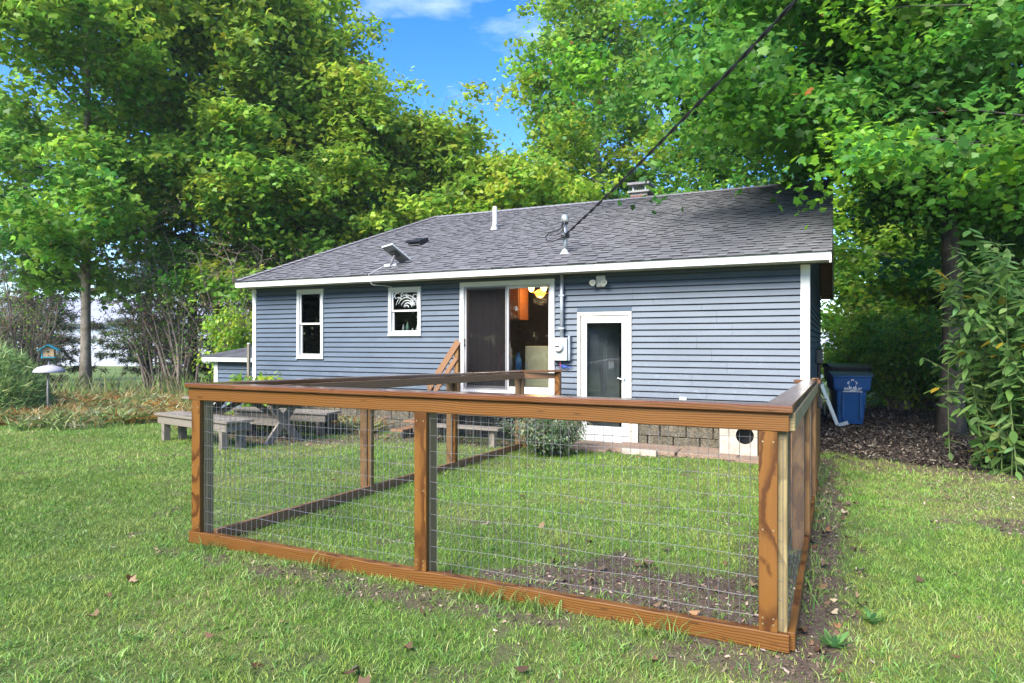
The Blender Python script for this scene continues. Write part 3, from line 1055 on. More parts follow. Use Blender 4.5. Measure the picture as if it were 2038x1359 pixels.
f = MB(); f.box(a + t + .006, a + t + .024, -.06, -.046, 1.45, 1.60); f.box(a + t + .008, a + t + .022, -.046, -.004, 1.47, 1.49); f.box(a + t + .008, a + t + .022, -.046, -.004, 1.56, 1.58)
f.build('door_handle', M['black'], sd, .003)
# dining room behind it
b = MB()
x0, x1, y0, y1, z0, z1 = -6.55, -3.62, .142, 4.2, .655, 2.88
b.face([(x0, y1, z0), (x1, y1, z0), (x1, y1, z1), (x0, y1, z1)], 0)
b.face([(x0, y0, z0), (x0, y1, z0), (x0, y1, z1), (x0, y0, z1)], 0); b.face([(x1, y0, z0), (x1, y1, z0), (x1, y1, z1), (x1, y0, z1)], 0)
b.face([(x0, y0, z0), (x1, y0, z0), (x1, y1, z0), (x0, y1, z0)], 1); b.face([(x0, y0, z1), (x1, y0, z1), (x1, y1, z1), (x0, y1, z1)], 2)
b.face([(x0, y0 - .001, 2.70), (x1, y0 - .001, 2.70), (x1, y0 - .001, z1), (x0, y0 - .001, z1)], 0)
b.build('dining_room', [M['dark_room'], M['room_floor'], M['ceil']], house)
ctn = house_empty('door_curtain', 0, 0, 0, 'dark brown curtain hanging behind the left panel of the sliding door', 'curtain')
f = MB()
cu = [(-5.72 + .60 * i / 60, .20 + .04 * math.sin(i * .42) + .012 * math.sin(i * 1.1)) for i in range(61)]
for i in range(60):
    f.face([(cu[i][0], cu[i][1], .70), (cu[i + 1][0], cu[i + 1][1], .70), (cu[i + 1][0], cu[i + 1][1], 2.56), (cu[i][0], cu[i][1], 2.56)])
    f.face([(cu[i][0], cu[i][1] + .006, 2.56), (cu[i + 1][0], cu[i + 1][1] + .006, 2.56), (cu[i + 1][0], cu[i + 1][1] + .006, .70), (cu[i][0], cu[i][1] + .006, .70)])
f.build('cloth', simple('brown_curtain', (.085, .055, .045), .9), ctn, smooth=True)
f = MB(); f.tube([(-5.76, .21, 2.57), (-5.05, .21, 2.57)], .012, 8); f.build('rod', M['black'], ctn)

# ---- back door: trim, storm door, grey inner door standing open
a, b_, c, d = OPEN['dr']
f = MB()
f.box(a, b_, -.040, .08, d - .055, d); f.box(a, a + .055, -.040, .08, c, d - .055); f.box(b_ - .055, b_, -.040, .08, c, d - .055)
bd = f.build('storm_door', M['old_white'], house, .004)
f = MB(); f.box(b_ + .001, b_ + .10, -.03, .0, -.16, .30); f.build('lower_trim', M['old_white'], bd, .003)
f = MB(); f.box(a + .056, b_ - .056, -.05, .08, c, c + .10); f.build('threshold', M['white'], bd, .004)
x0, x1, z0, z1 = a + .066, b_ - .066, c + .112, d - .067
f = MB()
f.box(x0, x1, -.028, .004, z1 - .11, z1); f.box(x0, x1, -.028, .004, z0, z0 + .14)
f.box(x0, x0 + .10, -.028, .004, z0 + .14, z1 - .11); f.box(x1 - .10, x1, -.028, .004, z0 + .14, z1 - .11)
f.build('door_leaf', M['white'], bd, .004)
f = MB(); f.box(x0 + .097, x1 - .097, -.014, -.010, z0 + .137, z1 - .107); f.build('pane', M['glass'], bd)
f = MB(); f.box(x1 - .062, x1 - .030, -.036, -.029, .82, 1.03)
f.tube([(x1 - .046, -.03, .94), (x1 - .046, -.065, .94), (x1 - .09, -.07, .935), (x1 - .13, -.068, .945), (x1 - .155, -.066, .955)], .009, 8)
f.build('door_handle', M['pipe_zinc'], bd)
b = MB()
X0, X1, Y0, Y1, Z0, Z1 = -3.60, -1.5, .143, 2.9, -.09, 2.45
b.face([(X0, Y1, Z0), (X1, Y1, Z0), (X1, Y1, Z1), (X0, Y1, Z1)]); b.face([(X0, Y0, Z0), (X0, Y1, Z0), (X0, Y1, Z1), (X0, Y0, Z1)]); b.face([(X1, Y0, Z0), (X1, Y1, Z0), (X1, Y1, Z1), (X1, Y0, Z1)])
b.face([(X0, Y0, Z0), (X1, Y0, Z0), (X1, Y1, Z0), (X0, Y1, Z0)]); b.face([(X0, Y0, Z1), (X1, Y0, Z1), (X1, Y1, Z1), (X0, Y1, Z1)])
b.build('entry_room', M['entry'], house)
f = MB(); f.box(0, .82, 0, .04, 0, 1.93); idr = f.build('inner_door', M['door_grey'], house, .003, mtx=Matrix.Translation((a + .07, .12, c + .06)) @ Matrix.Rotation(math.radians(61), 4, 'Z'))
for (px0, px1, pz0, pz1) in ((.09, .37, .16, .62), (.45, .73, .16, .62), (.09, .37, .78, 1.78), (.45, .73, .78, 1.78)):
    f = MB(); f.box(px0, px1, -.008, -.0005, pz0, pz1); f.box(px0 + .04, px1 - .04, -.016, -.0085, pz0 + .04, pz1 - .04); f.build('panel', M['door_grey'], idr, .004)
f = MB(); f.lathe([(.0, -.06), (.028, -.055), (.03, -.03), (.012, -.02), (.012, .0)], 12); kn = f.build('door_knob', M['aluminium'], idr, mtx=Matrix.Translation((.75, -.001, .93)) @ Matrix.Rotation(math.radians(-90), 4, 'X'))
f = MB()
for q in range(4): f.box(.55 + q * .032, .575 + q * .032, -.022, -.017, 1.10 + (q % 2) * .03, 1.22 + ((q + 1) % 2) * .03)
f.build('door_note', M['print_white'], idr)
b = MB(); b.box(-2.60, -1.95, 1.2, 1.9, -.085, 1.45)
ap = house_empty('refrigerator', 0, 0, 0, 'grey refrigerator standing inside behind the glass back door', 'refrigerator')
b.build('cabinet', M['appliance'], ap, .02)
f = MB(); f.box(-2.57, -2.55, 1.16, 1.199, .6, 1.1); f.build('door_handle', M['aluminium'], ap)
b = MB(); b.box(-1.83, -1.72, -.05, -.005, .60, .68); b.build('wall_vent', M['white'], house, .004)

# ------------------------------------------------------------------ things seen inside the sliding door
def hthing(name, label, cat, group=None):
    return house_empty(name, 0, 0, 0, label, cat, group)


cb = hthing('wall_cabinet', 'orange wooden wall cabinet seen through the sliding door', 'cabinet')
f = MB(); f.box(-5.62, -5.31, 1.55, 1.95, 1.98, 2.86); f.build('cabinet_body', M['cabinet'], cb, .004)
f = MB(); f.box(-5.60, -5.33, 1.528, 1.549, 2.0, 2.84); f.build('cabinet_door', M['cabinet'], cb, .006)
cd_ = hthing('storage_cupboard', 'tall beige metal cupboard behind the right pane of the sliding door', 'cupboard')
f = MB(); f.box(-4.88, -4.25, .85, 1.35, .66, 1.46); f.build('body', M['beige'], cd_, .008)
f = MB(); f.box(-4.86, -4.27, .838, .849, .70, 1.44); f.build('door', M['beige'], cd_, .004)
f = MB(); f.box(-4.84, -4.825, .815, .837, 1.05, 1.17); f.build('handle', M['aluminium'], cd_)


def bag(name, label, cx_, cy_, z0, w_, h_, mat, seed):
    r_ = random.Random(seed)
    b = MB()
    seg, st = 14, 9
    n0 = 0
    for i in range(st):
        tt = i / (st - 1)
        rr_ = w_ * (.75 + .35 * math.sin(math.pi * min(1, tt * 1.15)) - .3 * max(0, tt - .75) * 3)
        for k in range(seg):
            an = 2 * math.pi * k / seg
            cr = rr_ * (1 + .16 * math.sin(an * 3 + tt * 6 + seed) + .1 * (r_.random() - .5))
            b.v.append((cx_ + cr * math.cos(an), cy_ + .75 * cr * math.sin(an), z0 + h_ * tt + (.06 * math.sin(an * 4) if i == st - 1 else 0)))
    for i in range(st - 1):
        for k in range(seg):
            b.f.append((i * seg + k, i * seg + (k + 1) % seg, (i + 1) * seg + (k + 1) % seg, (i + 1) * seg + k)); b.m.append(0)
    b.f.append(tuple(range(seg - 1, -1, -1))); b.m.append(0)
    b.f.append(tuple((st - 1) * seg + k for k in range(seg))); b.m.append(0)
    o = b.build(name, mat)
    X, Y = l2w(0, 0)
    o.location = (X, Y, 0); o.rotation_euler = (0, 0, -TH)
    return o


stl = hthing('side_stool', 'dark stool under the plastic bags inside the sliding door', 'stool')
f = MB(); f.box(-5.35, -4.92, .55, .95, .96, 1.0); f.build('seat', M['dark_wood'], stl, .005)
for q in ((-5.32, .58), (-4.96, .58), (-5.32, .91), (-4.96, .91)):
    f = MB(); f.box(q[0] - .015, q[0] + .015, q[1] - .015, q[1] + .015, .656, .9595); f.build('leg', M['dark_wood'], stl)
tag(bag('plastic_bag', '', -5.20, .74, 1.001, .10, .50, M['bag_white'], 1), 'white plastic bag with peaked top just inside the sliding door', 'bag')
tag(bag('shopping_bag', '', -4.985, .78, 1.001, .055, .30, M['bag_blue'], 4), 'small blue plastic bag beside the white bag inside', 'bag')
chd = hthing('chandelier', 'lit amber chandelier with glowing glass shades inside the dining room', 'lamp')
f = MB(); f.tube([(-4.85, 1.5, 2.55), (-4.85, 1.5, 2.86)], .01, 8); f.lathe([(.0, .0), (.06, -.005), (.05, -.03), (.0, -.04)], 12, (-4.85, 1.5, 2.879)); f.build('stem', M['brass'], chd)
f = MB(); f.lathe([(.005, -.10), (.06, -.085), (.10, -.04), (.11, .02), (.05, .06), (.01, .065)], 18, (-4.85, 1.5, 2.50)); f.build('bowl', M['amber'], chd, smooth=True)
for k in range(5):
    an = k * 2 * math.pi / 5 + .4
    ex, ey = -4.85 + .22 * math.cos(an), 1.5 + .22 * math.sin(an)
    f = MB(); f.tube([(-4.85, 1.5, 2.55), (-4.85 + .12 * math.cos(an), 1.5 + .12 * math.sin(an), 2.49), (ex, ey, 2.53)], .007, 6); f.build('arm', M['brass'], chd)
    f = MB(); f.lathe([(.0, -.0), (.022, .0), (.045, .03), (.05, .06), (.066, .085)], 12, (ex, ey, 2.53)); f.build('lamp_shade', M['bulb'], chd, smooth=True)
pl = bpy.data.lights.new('chandelier_light', 'POINT'); pl.energy = 9; pl.color = (1, .62, .28); pl.shadow_soft_size = .12
po = bpy.data.objects.new('chandelier_light', pl); COL.objects.link(po); po.parent = chd; po.location = (-4.85, 1.5, 2.38)
# bottles on the sill of the small kitchen window
shf = hthing('window_shelf', 'shelf with bottles behind the small kitchen window', 'shelf')
f = MB(); f.box(-7.33, -6.65, .16, .36, 1.695, 1.715); f.build('board', M['white'], shf)
for i, (bx, rr_, hh, mt, lb) in enumerate(((-7.20, .022, .16, 'porcelain', 'slim pale bottle at the left end of the kitchen window shelf'), (-7.10, .036, .20, 'green_glass', 'tall greenish bottle on the kitchen window shelf'), (-6.985, .022, .09, 'porcelain', 'short white jar in the middle of the kitchen window shelf'), (-6.87, .05, .17, 'porcelain', 'white cone-shaped bottle on the kitchen window shelf'))):
    o = MB()
    pr = [(.0, 0), (rr_, 0), (rr_, hh * .6), (rr_ * .5, hh * .8), (rr_ * .45, hh), (0, hh)] if i != 3 else [(.0, 0), (rr_, 0), (rr_ * .8, hh * .4), (rr_ * .25, hh * .85), (rr_ * .2, hh), (0, hh)]
    o.lathe(pr, 14, (bx, .24, 1.7152))
    q = o.build('bottle', M[mt], smooth=True)
    X, Y = l2w(0, 0); q.location = (X, Y, 0); q.rotation_euler = (0, 0, -TH)
    tag(q, lb, 'bottle', 'bottles behind the kitchen window')

# ------------------------------------------------------------------ things fixed to the house
mt = hthing('electric_meter', 'grey electric meter box with round glass dial beside the back door', 'electric meter')
f = MB(); f.box(-3.93, -3.665, -.155, -.03, 1.225, 1.605); f.build('meter_box', M['meter_grey'], mt, .008)
f = MB(); f.box(-3.655, -3.625, -.11, -.03, 1.23, 1.64); f.build('side_flange', M['pipe_zinc'], mt)
f = MB(); f.lathe([(.0, .075), (.06, .07), (.075, .055), (.078, .0)], 24); dl = f.build('dial_cover', M['print_white'], mt, smooth=True, mtx=Matrix.Translation((-3.80, -.156, 1.45)) @ Matrix.Rotation(math.radians(90), 4, 'X'))
f = MB(); f.box(-.045, .04, .005, .028, .0755, .079); f.build('display', M['black'], dl)
f = MB(); f.lathe([(.085, -.001), (.09, .012), (.082, .02)], 24); f.build('dial_ring', M['pipe_zinc'], mt, mtx=Matrix.Translation((-3.80, -.156, 1.45)) @ Matrix.Rotation(math.radians(90), 4, 'X'))
f = MB(); f.box(-3.91, -3.83, -.1575, -.1555, 1.575, 1.59); f.build('meter_sticker', M['print_white'], mt)
f = MB(); f.tube([(-3.775, -.09, 1.606), (-3.775, -.09, 2.675)], .031, 12); f.build('conduit', M['pipe_zinc'], mt, smooth=True)
for zc in (1.75, 2.3):
    f = MB(); f.box(-3.825, -3.725, -.125, -.028, zc, zc + .03); f.build('clamp', M['pipe_zinc'], mt, .004)
f = MB(); f.tube([(-3.80, -.09, 1.224), (-3.80, -.09, 1.12)], .011, 8); f.build('bottom_fitting', simple('red_tag', (.28, .04, .07), .5), mt)
f = MB()
for q in range(6): f.tube([(-3.80, -.09, 1.15), (-3.82 + .03 * q, -.06 - .01 * q, 1.105 + .012 * (q % 3)), (-3.83 + .045 * q, -.035, 1.09 + .02 * (q % 2))], .006, 5)
f.build('blue_wire_bundle', simple('blue_wire', (.01, .07, .42), .4), mt)

fl = hthing('floodlight', 'white twin-lamp floodlight on the siding above the back door', 'floodlight')
f = MB(); f.box(-3.185, -3.03, -.075, -.026, 2.44, 2.625); f.build('back_plate', M['white'], fl, .015)
for sx in (-1, 1):
    cx_ = -3.107 + sx * .085
    f = MB(); f.tube([(-3.107 + sx * .03, -.076, 2.53), (cx_, -.12, 2.53)], .016, 8); f.lathe([(.02, .0), (.046, .02), (.05, .09), (.0, .085)], 16); 
    f = MB(); f.tube([(cx_, -.085, 2.53), (cx_ + sx * .01, -.14, 2.515), (cx_ + sx * .012, -.19, 2.50)], [.02, .042, .05], 16); lp = f.build('lamp_head', M['white'], fl, smooth=False)
    f = MB(); f.tube([(cx_ + sx * .0122, -.1905, 2.4995), (cx_ + sx * .0125, -.194, 2.498)], [.043, .04], 16); f.build('lens', M['aluminium'], lp)
f = MB(); f.lathe([(.0, .03), (.02, .025), (.022, .0)], 12); f.build('sensor', M['old_white'], fl, mtx=Matrix.Translation((-3.107, -.076, 2.47)) @ Matrix.Rotation(math.radians(90), 4, 'X'))

ms = hthing('service_mast', 'metal service mast with weatherhead and looping wires on the roof', 'mast')
f = MB(); f.tube([(-3.825, .202, 3.04), (-3.825, .202, 3.62)], .036, 12); f.build('pipe', M['pipe_zinc'], ms, smooth=True)
f = MB(); f.lathe([(.095, -.035), (.06, .015), (.045, .04), (.038, .06)], 16, (-3.825, .18, 3.07)); f.build('flashing', M['lead'], ms)
f = MB(); f.lathe([(.055, .0), (.07, .03), (.068, .09), (.045, .125), (.0, .135)], 16, (-3.825, .19, 3.60)); f.build('weatherhead', M['aluminium'], ms, smooth=True)
f = MB(); f.lathe([(.0, .0), (.056, .001), (.06, -.03), (.0, -.032)], 16, (-3.825, .19, 3.598)); f.build('weatherhead_insert', M['black'], ms)
f = MB()
f.tube([(-3.80, .12, 3.60), (-3.80, .08, 3.50), (-3.86, .08, 3.40), (-3.98, .08, 3.36), (-4.08, .08, 3.41)], .011, 6)
f.tube([(-3.83, .10, 3.60), (-3.85, .07, 3.48), (-3.93, .08, 3.43), (-4.06, .08, 3.42)], .011, 6)
f.tube([(-3.85, .13, 3.60), (-3.83, .09, 3.48), (-3.81, .1, 3.42), (-3.79, .1, 3.37)], .011, 6)
f.tube([(-4.08, .08, 3.41), (-4.14, .08, 3.35), (-4.12, .08, 3.28), (-4.04, .08, 3.255), (-3.92, .09, 3.29), (-3.80, .1, 3.34)], .012, 6)
f.build('drip_loop_wires', M['rubber'], ms)
f = MB(); f.box(-3.88, -3.74, .13, .165, 3.31, 3.37); f.tube([(-3.77, .13, 3.34), (-3.72, .08, 3.35)], .03, 8); f.build('cable_clamp', M['black'], ms)

# overhead service cable: twisted triplex running over the yard towards the pole behind the camera
X, Y = l2w(-3.76, .06)
A_ = Vector((X, Y, 3.36)); B_ = Vector((4.3, -2.0, 6.4))
cbl = MB()
pts0, pts1, pts2 = [], [], []
nseg = 150
side = (B_ - A_).cross(Vector((0, 0, 1))).normalized()
for i in range(nseg + 1):
    t = i / nseg
    p = A_.lerp(B_, t); p.z -= 4 * .28 * t * (1 - t)
    an = t * 2 * math.pi * 24
    w_ = .014
    pts0.append(p)
    pts1.append(p + side * w_ * math.cos(an) + Vector((0, 0, 1)) * w_ * math.sin(an))
    pts2.append(p - side * w_ * math.cos(an) - Vector((0, 0, 1)) * w_ * math.sin(an))
cbl.tube(pts0, .006, 5); cbl.tube(pts1, .010, 5); cbl.tube(pts2, .010, 5)
tag(cbl.build('overhead_cable', M['rubber']), 'black twisted overhead power cable running up from the roof mast', 'cable')

# flat satellite panel
dsh = hthing('satellite_dish', 'flat grey satellite panel tilted on a short foot above the eave', 'satellite dish')
cn = Vector((-7.20, .0, 3.22))
_inv = Matrix.Rotation(TH, 3, 'Z')
e2_, e1_ = _inv @ Vector((.30, .33, -.25)), _inv @ Vector((.25, -.17, .02))
ax_ = e2_.normalized(); ay_ = (e1_ - ax_ * e1_.dot(ax_)).normalized(); az_ = ax_.cross(ay_)
if az_.z < 0: ay_ = -ay_; az_ = -az_
m_ = Matrix((ax_, ay_, az_)).transposed().to_4x4(); m_.translation = cn
f = MB(); f.box(-.26, .26, -.155, .155, 0, .03); pn = f.build('panel', M['dish_white'], dsh, .01, mtx=m_)
f = MB(); f.box(-.25, .25, -.145, .145, -.008, -.001); f.build('panel_back', M['dish_grey'], pn)
f = MB(); f.box(-.10, .06, -.08, .08, -.035, -.0085); f.build('mount_plate', M['black'], pn, .006)
f = MB(); f.tube([tuple(cn + Vector((-.02, -.02, -.03))), (-7.27, -.03, 3.08), (-7.33, -.02, 2.99)], .022, 8); f.build('mast', M['pole_metal'], dsh)
f = MB(); f.tube([(-7.42, -.08, 2.985), (-7.24, .06, 3.02)], .03, 8); f.build('foot', M['dish_white'], dsh)
f = MB(); f.tube([(-7.42, -.1, 2.98), (-7.46, -.3, 2.88), (-7.47, -.48, 2.80), (-7.46, -.49, 2.68), (-7.42, -.44, 2.60), (-7.34, -.2, 2.60), (-7.26, -.05, 2.58)], .004, 5); f.build('dish_wire', M['dish_white'], dsh)

# ------------------------------------------------------------------ lean-to shed at the left end of the house
shed = house_empty('shed', -10.9, .25, 0, 'low blue lean-to shed with dark shingle roof at the left end of the house', 'shed')
SW, SD_ = 1.42, 1.7
b = MB(); b.box(-SW, -.04, 0, SD_, -.4, 1.10); sw_ = b.build('wall', M['siding'], shed)
z = .03
while z + SE < 1.13:
    siding_board(sw_, (-SW + .09, 0, z), (-.045, 0, z)); siding_board(sw_, (-SW, SD_ - .02, z), (-SW, .06, z)); z += SE
b = MB(); b.box(-SW - .03, -SW + .085, -.034, -.001, -.3, 1.11); b.box(-SW - .03, -SW - .001, -.001, .06, -.3, 1.11); b.build('corner_trim', M['white'], shed, .003)
b = MB(); b.box(-SW - .22, -.02, -.20, -.175, 1.10, 1.205); b.box(-SW - .22, -SW - .195, -.174, SD_ + .1, 1.10, 1.205); b.build('fascia', M['white'], shed, .002)
b = MB(); b.box(-SW - .19, -.04, -.174, -.002, 1.112, 1.122); b.build('soffit', M['soffit'], shed)
b = MB()
e0, e1, rz_ = 1.205, 1.205, 1.47
b.face([(-SW - .24, -.22, e0), (-.02, -.22, e0), (-.02, 1.0, rz_), (-SW + .45, 1.0, rz_)])
b.face([(-SW - .24, SD_ + .2, e0), (-SW - .24, -.22, e0), (-SW + .45, 1.0, rz_)])
b.face([(-.02, SD_ + .2, e0), (-SW - .24, SD_ + .2, e0), (-SW + .45, 1.0, rz_), (-.02, 1.0, rz_)])
sr = b.build('roof', M['shingle'], shed)
ca = sr.data.color_attributes.new('col', 'FLOAT_COLOR', 'POINT')
ca.data.foreach_set('color', np.tile(np.array([.07, .07, .08, 1], np.float32), len(sr.data.vertices)))
r_ = random.Random(9)
for k in range(9):
    t0, t1 = k / 9, (k + 1.08) / 9
    x = -SW - .24 + .69 * t0
    while x < -.03:
        w_ = r_.choice([.14, .18, .24, .3]); xa, xb = x, min(x + w_, -.022)
        t1c = min(t1, 1)
        p = [(xa + .002, -.22 + 1.22 * t0, e0 + .265 * t0 + .003), (xb - .002, -.22 + 1.22 * t0, e0 + .265 * t0 + .003), (xb - .002, -.22 + 1.22 * t1c, e0 + .265 * t1c + .002), (xa + .002, -.22 + 1.22 * t1c, e0 + .265 * t1c + .002)]
        top = [(q[0], q[1], q[2] + (.013 if i < 2 else .003)) for i, q in enumerate(p)]
        me = bpy.data.meshes.new('shingle'); me.from_pydata(p + top, [], SF)
        a = me.color_attributes.new('col', 'FLOAT_COLOR', 'POINT'); tn = .06 + .05 * r_.random()
        a.data.foreach_set('color', np.tile(np.array([tn, tn, tn * 1.15, 1], np.float32), 8))
        link('shingle', me, M['shingle'], sr)
        x += w_

# ------------------------------------------------------------------ dog-run fence (house frame)
GS = -.0235
fence = house_empty('yard_fence', 0, 0, 0, 'stained wooden fence with welded wire mesh enclosing the small pen', 'fence')
FY = -7.08            # outer face of the front line
FXL, FXR = -4.06, .155


def fxl(y):            # the left line opens slightly towards the house
    return -4.06 - .14 * (y + 7.08) / 6.1



def fz(y):            # the fence follows the slope of the yard
    return GS * (y + 6.85)


def fbeam(name, mat, P, Q, w, h, bevel=.004, up=(0, 0, 1)):
    return beam(name, fence, mat, P, Q, w, h, bevel, up)


# front line: cap, apron rail, bottom rail, posts with cover boards
z0 = fz(FY)
fbeam('cap_rail', M['cap_wood'], (FXL - .05, FY + .045, z0 + 1.205), (FXR + .03, FY + .045, z0 + 1.205), .14, .036, .006)
fbeam('top_rail', M['orange_wood'], (FXL - .03, FY + .019, z0 + 1.139), (FXR + .012, FY + .019, z0 + 1.139), .038, .092)
fbeam('bottom_rail', M['orange_wood'], (FXL - .03, FY + .019, z0 + .047), (FXR + .012, FY + .019, z0 + .047), .038, .090)
fbeam('bottom_plate', M['orange_wood'], (FXL + .09, FY + .083, z0 + .047), (FXR - .09, FY + .083, z0 + .047), .089, .038)
for px, cov in ((FXL + .0445, 0), (-1.99, 0), (FXR - .0445, -.042)):
    fbeam('post', M['olive_wood'], (px, FY + .088, -.3), (px, FY + .088, z0 + 1.186), .089, .089, .004, (0, 1, 0))
    fbeam('cover_board', M['orange_wood'], (px + cov, FY + .020, z0 + .0925), (px + cov, FY + .020, z0 + 1.0925), .089, .036, .003, (0, 1, 0))
    o = MB()
    for zz in (.13, .16, .60, 1.04):
        for sx in (-.025, .025):
            o.lathe([(0, .0015), (.004, .001), (.0042, 0)], 8, (0, 0, 0)) if False else None
            o.box(px + cov + sx - .004, px + cov + sx + .004, FY - .0005, FY + .0019, z0 + zz - .004, z0 + zz + .004)
    o.build('screws', M['screw'], fence)
# left line
LY = [FY + .088, -4.95, -3.15, -.98]
for i, yy in enumerate(LY[1:]):
    fbeam('post', M['tan_wood'] if i == 0 else M['tan_wood'], (fxl(yy) + .0445, yy, -.4), (fxl(yy) + .0445, yy, fz(yy) + 1.186), .089, .089, .004, (0, 1, 0))
    fbeam('cover_board', M['orange_wood'] if i == 1 else M['tan_wood'], (fxl(yy) + .109, yy, fz(yy) + .05), (fxl(yy) + .109, yy, fz(yy) + 1.10), .036, .062, .003, (0, 1, 0))
YE = -.06
fbeam('cap_rail', M['cap_wood'], (FXL + .045, FY + .118, fz(FY + .12) + 1.205), (fxl(-.86) + .045, -.86, fz(-.86) + 1.205), .14, .036, .006)
fbeam('top_rail', M['brown_wood'], (FXL + .109, FY + .14, fz(FY) + 1.139), (fxl(-.92) + .109, -.92, fz(-.92) + 1.139), .036, .089)
fbeam('bottom_rail', M['brown_wood'], (FXL + .109, FY + .13, fz(FY) + .045), (fxl(-.92) + .109, -.92, fz(-.92) + .045), .036, .089)
# short return along the stoop to the wall by the meter
EX, EYY = -3.68, -.50
fbeam('post', M['orange_wood'], (EX, EYY, -.4), (EX, EYY, fz(EYY) + 1.20), .089, .089, .004, (0, 1, 0))
fbeam('cap_rail', M['cap_wood'], (fxl(-.97) + .02, -.97, fz(-.9) + 1.208), (EX + .05, EYY, fz(EYY) + 1.222), .12, .036, .006)
fbeam('top_rail', M['brown_wood'], (fxl(-.95) + .1, -.95, fz(-.9) + 1.14), (EX - .05, EYY - .02, fz(EYY) + 1.14), .036, .089)
# right line up to the gate
RYS = [-5.0, -3.35]
fbeam('cap_rail', M['cap_wood'], (FXR - .04, FY + .1165, fz(FY) + 1.205), (FXR - .04, -2.25, fz(-2.25) + 1.205), .14, .036, .006)
fbeam('top_rail', M['olive_wood'], (FXR + .019, FY + .04, fz(FY) + 1.139), (FXR + .019, -2.25, fz(-2.25) + 1.139), .036, .092)
fbeam('bottom_rail', M['orange_wood'], (FXR + .019, FY + .04, fz(FY) + .047), (FXR + .019, -2.25, fz(-2.25) + .047), .036, .09)
for yy in RYS + [-2.30, -.25]:
    fbeam('post', M['tan_wood'], (FXR - .0445, yy, -.4), (FXR - .0445, yy, fz(yy) + 1.186), .089, .089, .004, (0, 1, 0))
for yy, mt_ in ((-4.95, 'tan_wood'), (-3.3, 'tan_wood')):
    fbeam('cover_board', M[mt_], (FXR + .019, yy, fz(yy) + .094), (FXR + .019, yy, fz(yy) + 1.092), .036, .089, .003, (0, 1, 0))
# weathered upright boards standing inside the right line
r_ = random.Random(4)
yy = -6.1
while yy < -2.5:
    hh = .93 + .12 * r_.random()
    fbeam('upright_board', M[r_.choice(['tan_wood', 'tan_wood', 'brown_wood', 'orange_wood'])], (FXR - .118, yy, fz(yy) + .02), (FXR - .118, yy + .01 * r_.random(), fz(yy) + hh), .018, .137, .002, (0, 1, 0))
    yy += .21 + (.2 if r_.random() < .4 else 0)


def mesh_panel(pa, pb, za0, za1, zb0, zb1, seed, name='wire_mesh', step=.0508, rv=.0015):
    """welded wire between plan points pa, pb (house frame)"""
    r_ = random.Random(seed)
    b = MB()
    pa, pb = Vector((*pa, 0)), Vector((*pb, 0))
    Ln = (pb - pa).length
    nrm = Vector((-(pb - pa).y, (pb - pa).x, 0)).normalized()
    nv, nh_ = int(Ln / step), 11
    def pt(t, s):
        p = pa.lerp(pb, t)
        zl, zh = za0 + (zb0 - za0) * t, za1 + (zb1 - za1) * t
        p = p + nrm * (.006 * math.sin(t * 9 + s * 3 + seed) * math.sin(math.pi * s))
        p.z = zl + (zh - zl) * s
        return p
    for i in range(nv + 1):
        t = i / nv
        j = (r_.random() - .5) * .05 / nv
        b.tube([pt(t, 0), pt(min(1, max(0, t + j)), .5), pt(t, 1)], rv, 4, False)
    for k in range(nh_ + 1):
        s = k / nh_
        n_ = max(6, int(Ln / .18))
        w1, w2 = r_.random() * 6, .003 + .004 * r_.random()
        b.tube([pt(i / n_, min(1, max(0, s))) + Vector((0, 0, w2 * math.sin(i * 1.3 + w1))) for i in range(n_ + 1)], .0011, 4, False)
    return b.build(name, M['zinc'], fence)


zf = fz(FY)
mesh_panel((FXL + .02, FY + .041), (-1.99, FY + .041), zf + .05, zf + 1.15, zf + .05, zf + 1.15, 1)
mesh_panel((-1.99, FY + .041), (FXR - .02, FY + .041), zf + .05, zf + 1.15, zf + .05, zf + 1.15, 2)
for i in range(3):
    ya, yb = LY[i], LY[i + 1]
    mesh_panel((fxl(ya) + .0905, ya), (fxl(yb) + .0905, yb), fz(ya) + .04, fz(ya) + 1.17, fz(yb) + .04, fz(yb) + 1.17, 10 + i)
mesh_panel((fxl(-.95) + .09, -.95), (EX - .04, EYY - .04), fz(-.95) + .05, fz(-.95) + 1.15, fz(EYY) + .05, fz(EYY) + 1.15, 20)
mesh_panel((FXR - .001, FY + .12), (FXR - .001, -2.3), fz(FY) + .05, fz(FY) + 1.15, fz(-2.3) + .05, fz(-2.3) + 1.15, 30, step=.12, rv=.0008)

gate = house_empty('gate', 0, 0, 0, 'narrow board gate with black latch at the far end of the right fence line', 'gate')
for i in range(12):
    yy = -2.18 + i * .155
    beam('picket', gate, M['tan_wood' if i % 3 else 'orange_wood'], (FXR + .01, yy, fz(yy) + .06), (FXR + .01, yy, fz(yy) + 1.12 - .01 * (i % 2)), .02, .14, .003, (0, 1, 0))
beam('gate_rail', gate, M['brown_wood'], (FXR - .02, -2.24, fz(-2.2) + .98), (FXR - .02, -.4, fz(-.4) + .98), .036, .089)
beam('gate_rail', gate, M['brown_wood'], (FXR - .02, -2.24, fz(-2.2) + .25), (FXR - .02, -.4, fz(-.4) + .25), .036, .089)
beam('gate_cap', gate, M['cap_wood'], (FXR + .0, -2.2, fz(-2.2) + 1.155), (FXR + .0, -.35, fz(-.35) + 1.165), .10, .036)
beam('end_cap', gate, M['cap_wood'], (FXR - .22, -2.2, fz(-2.2) + 1.195), (FXR + .06, -2.2, fz(-2.2) + 1.195), .12, .04)
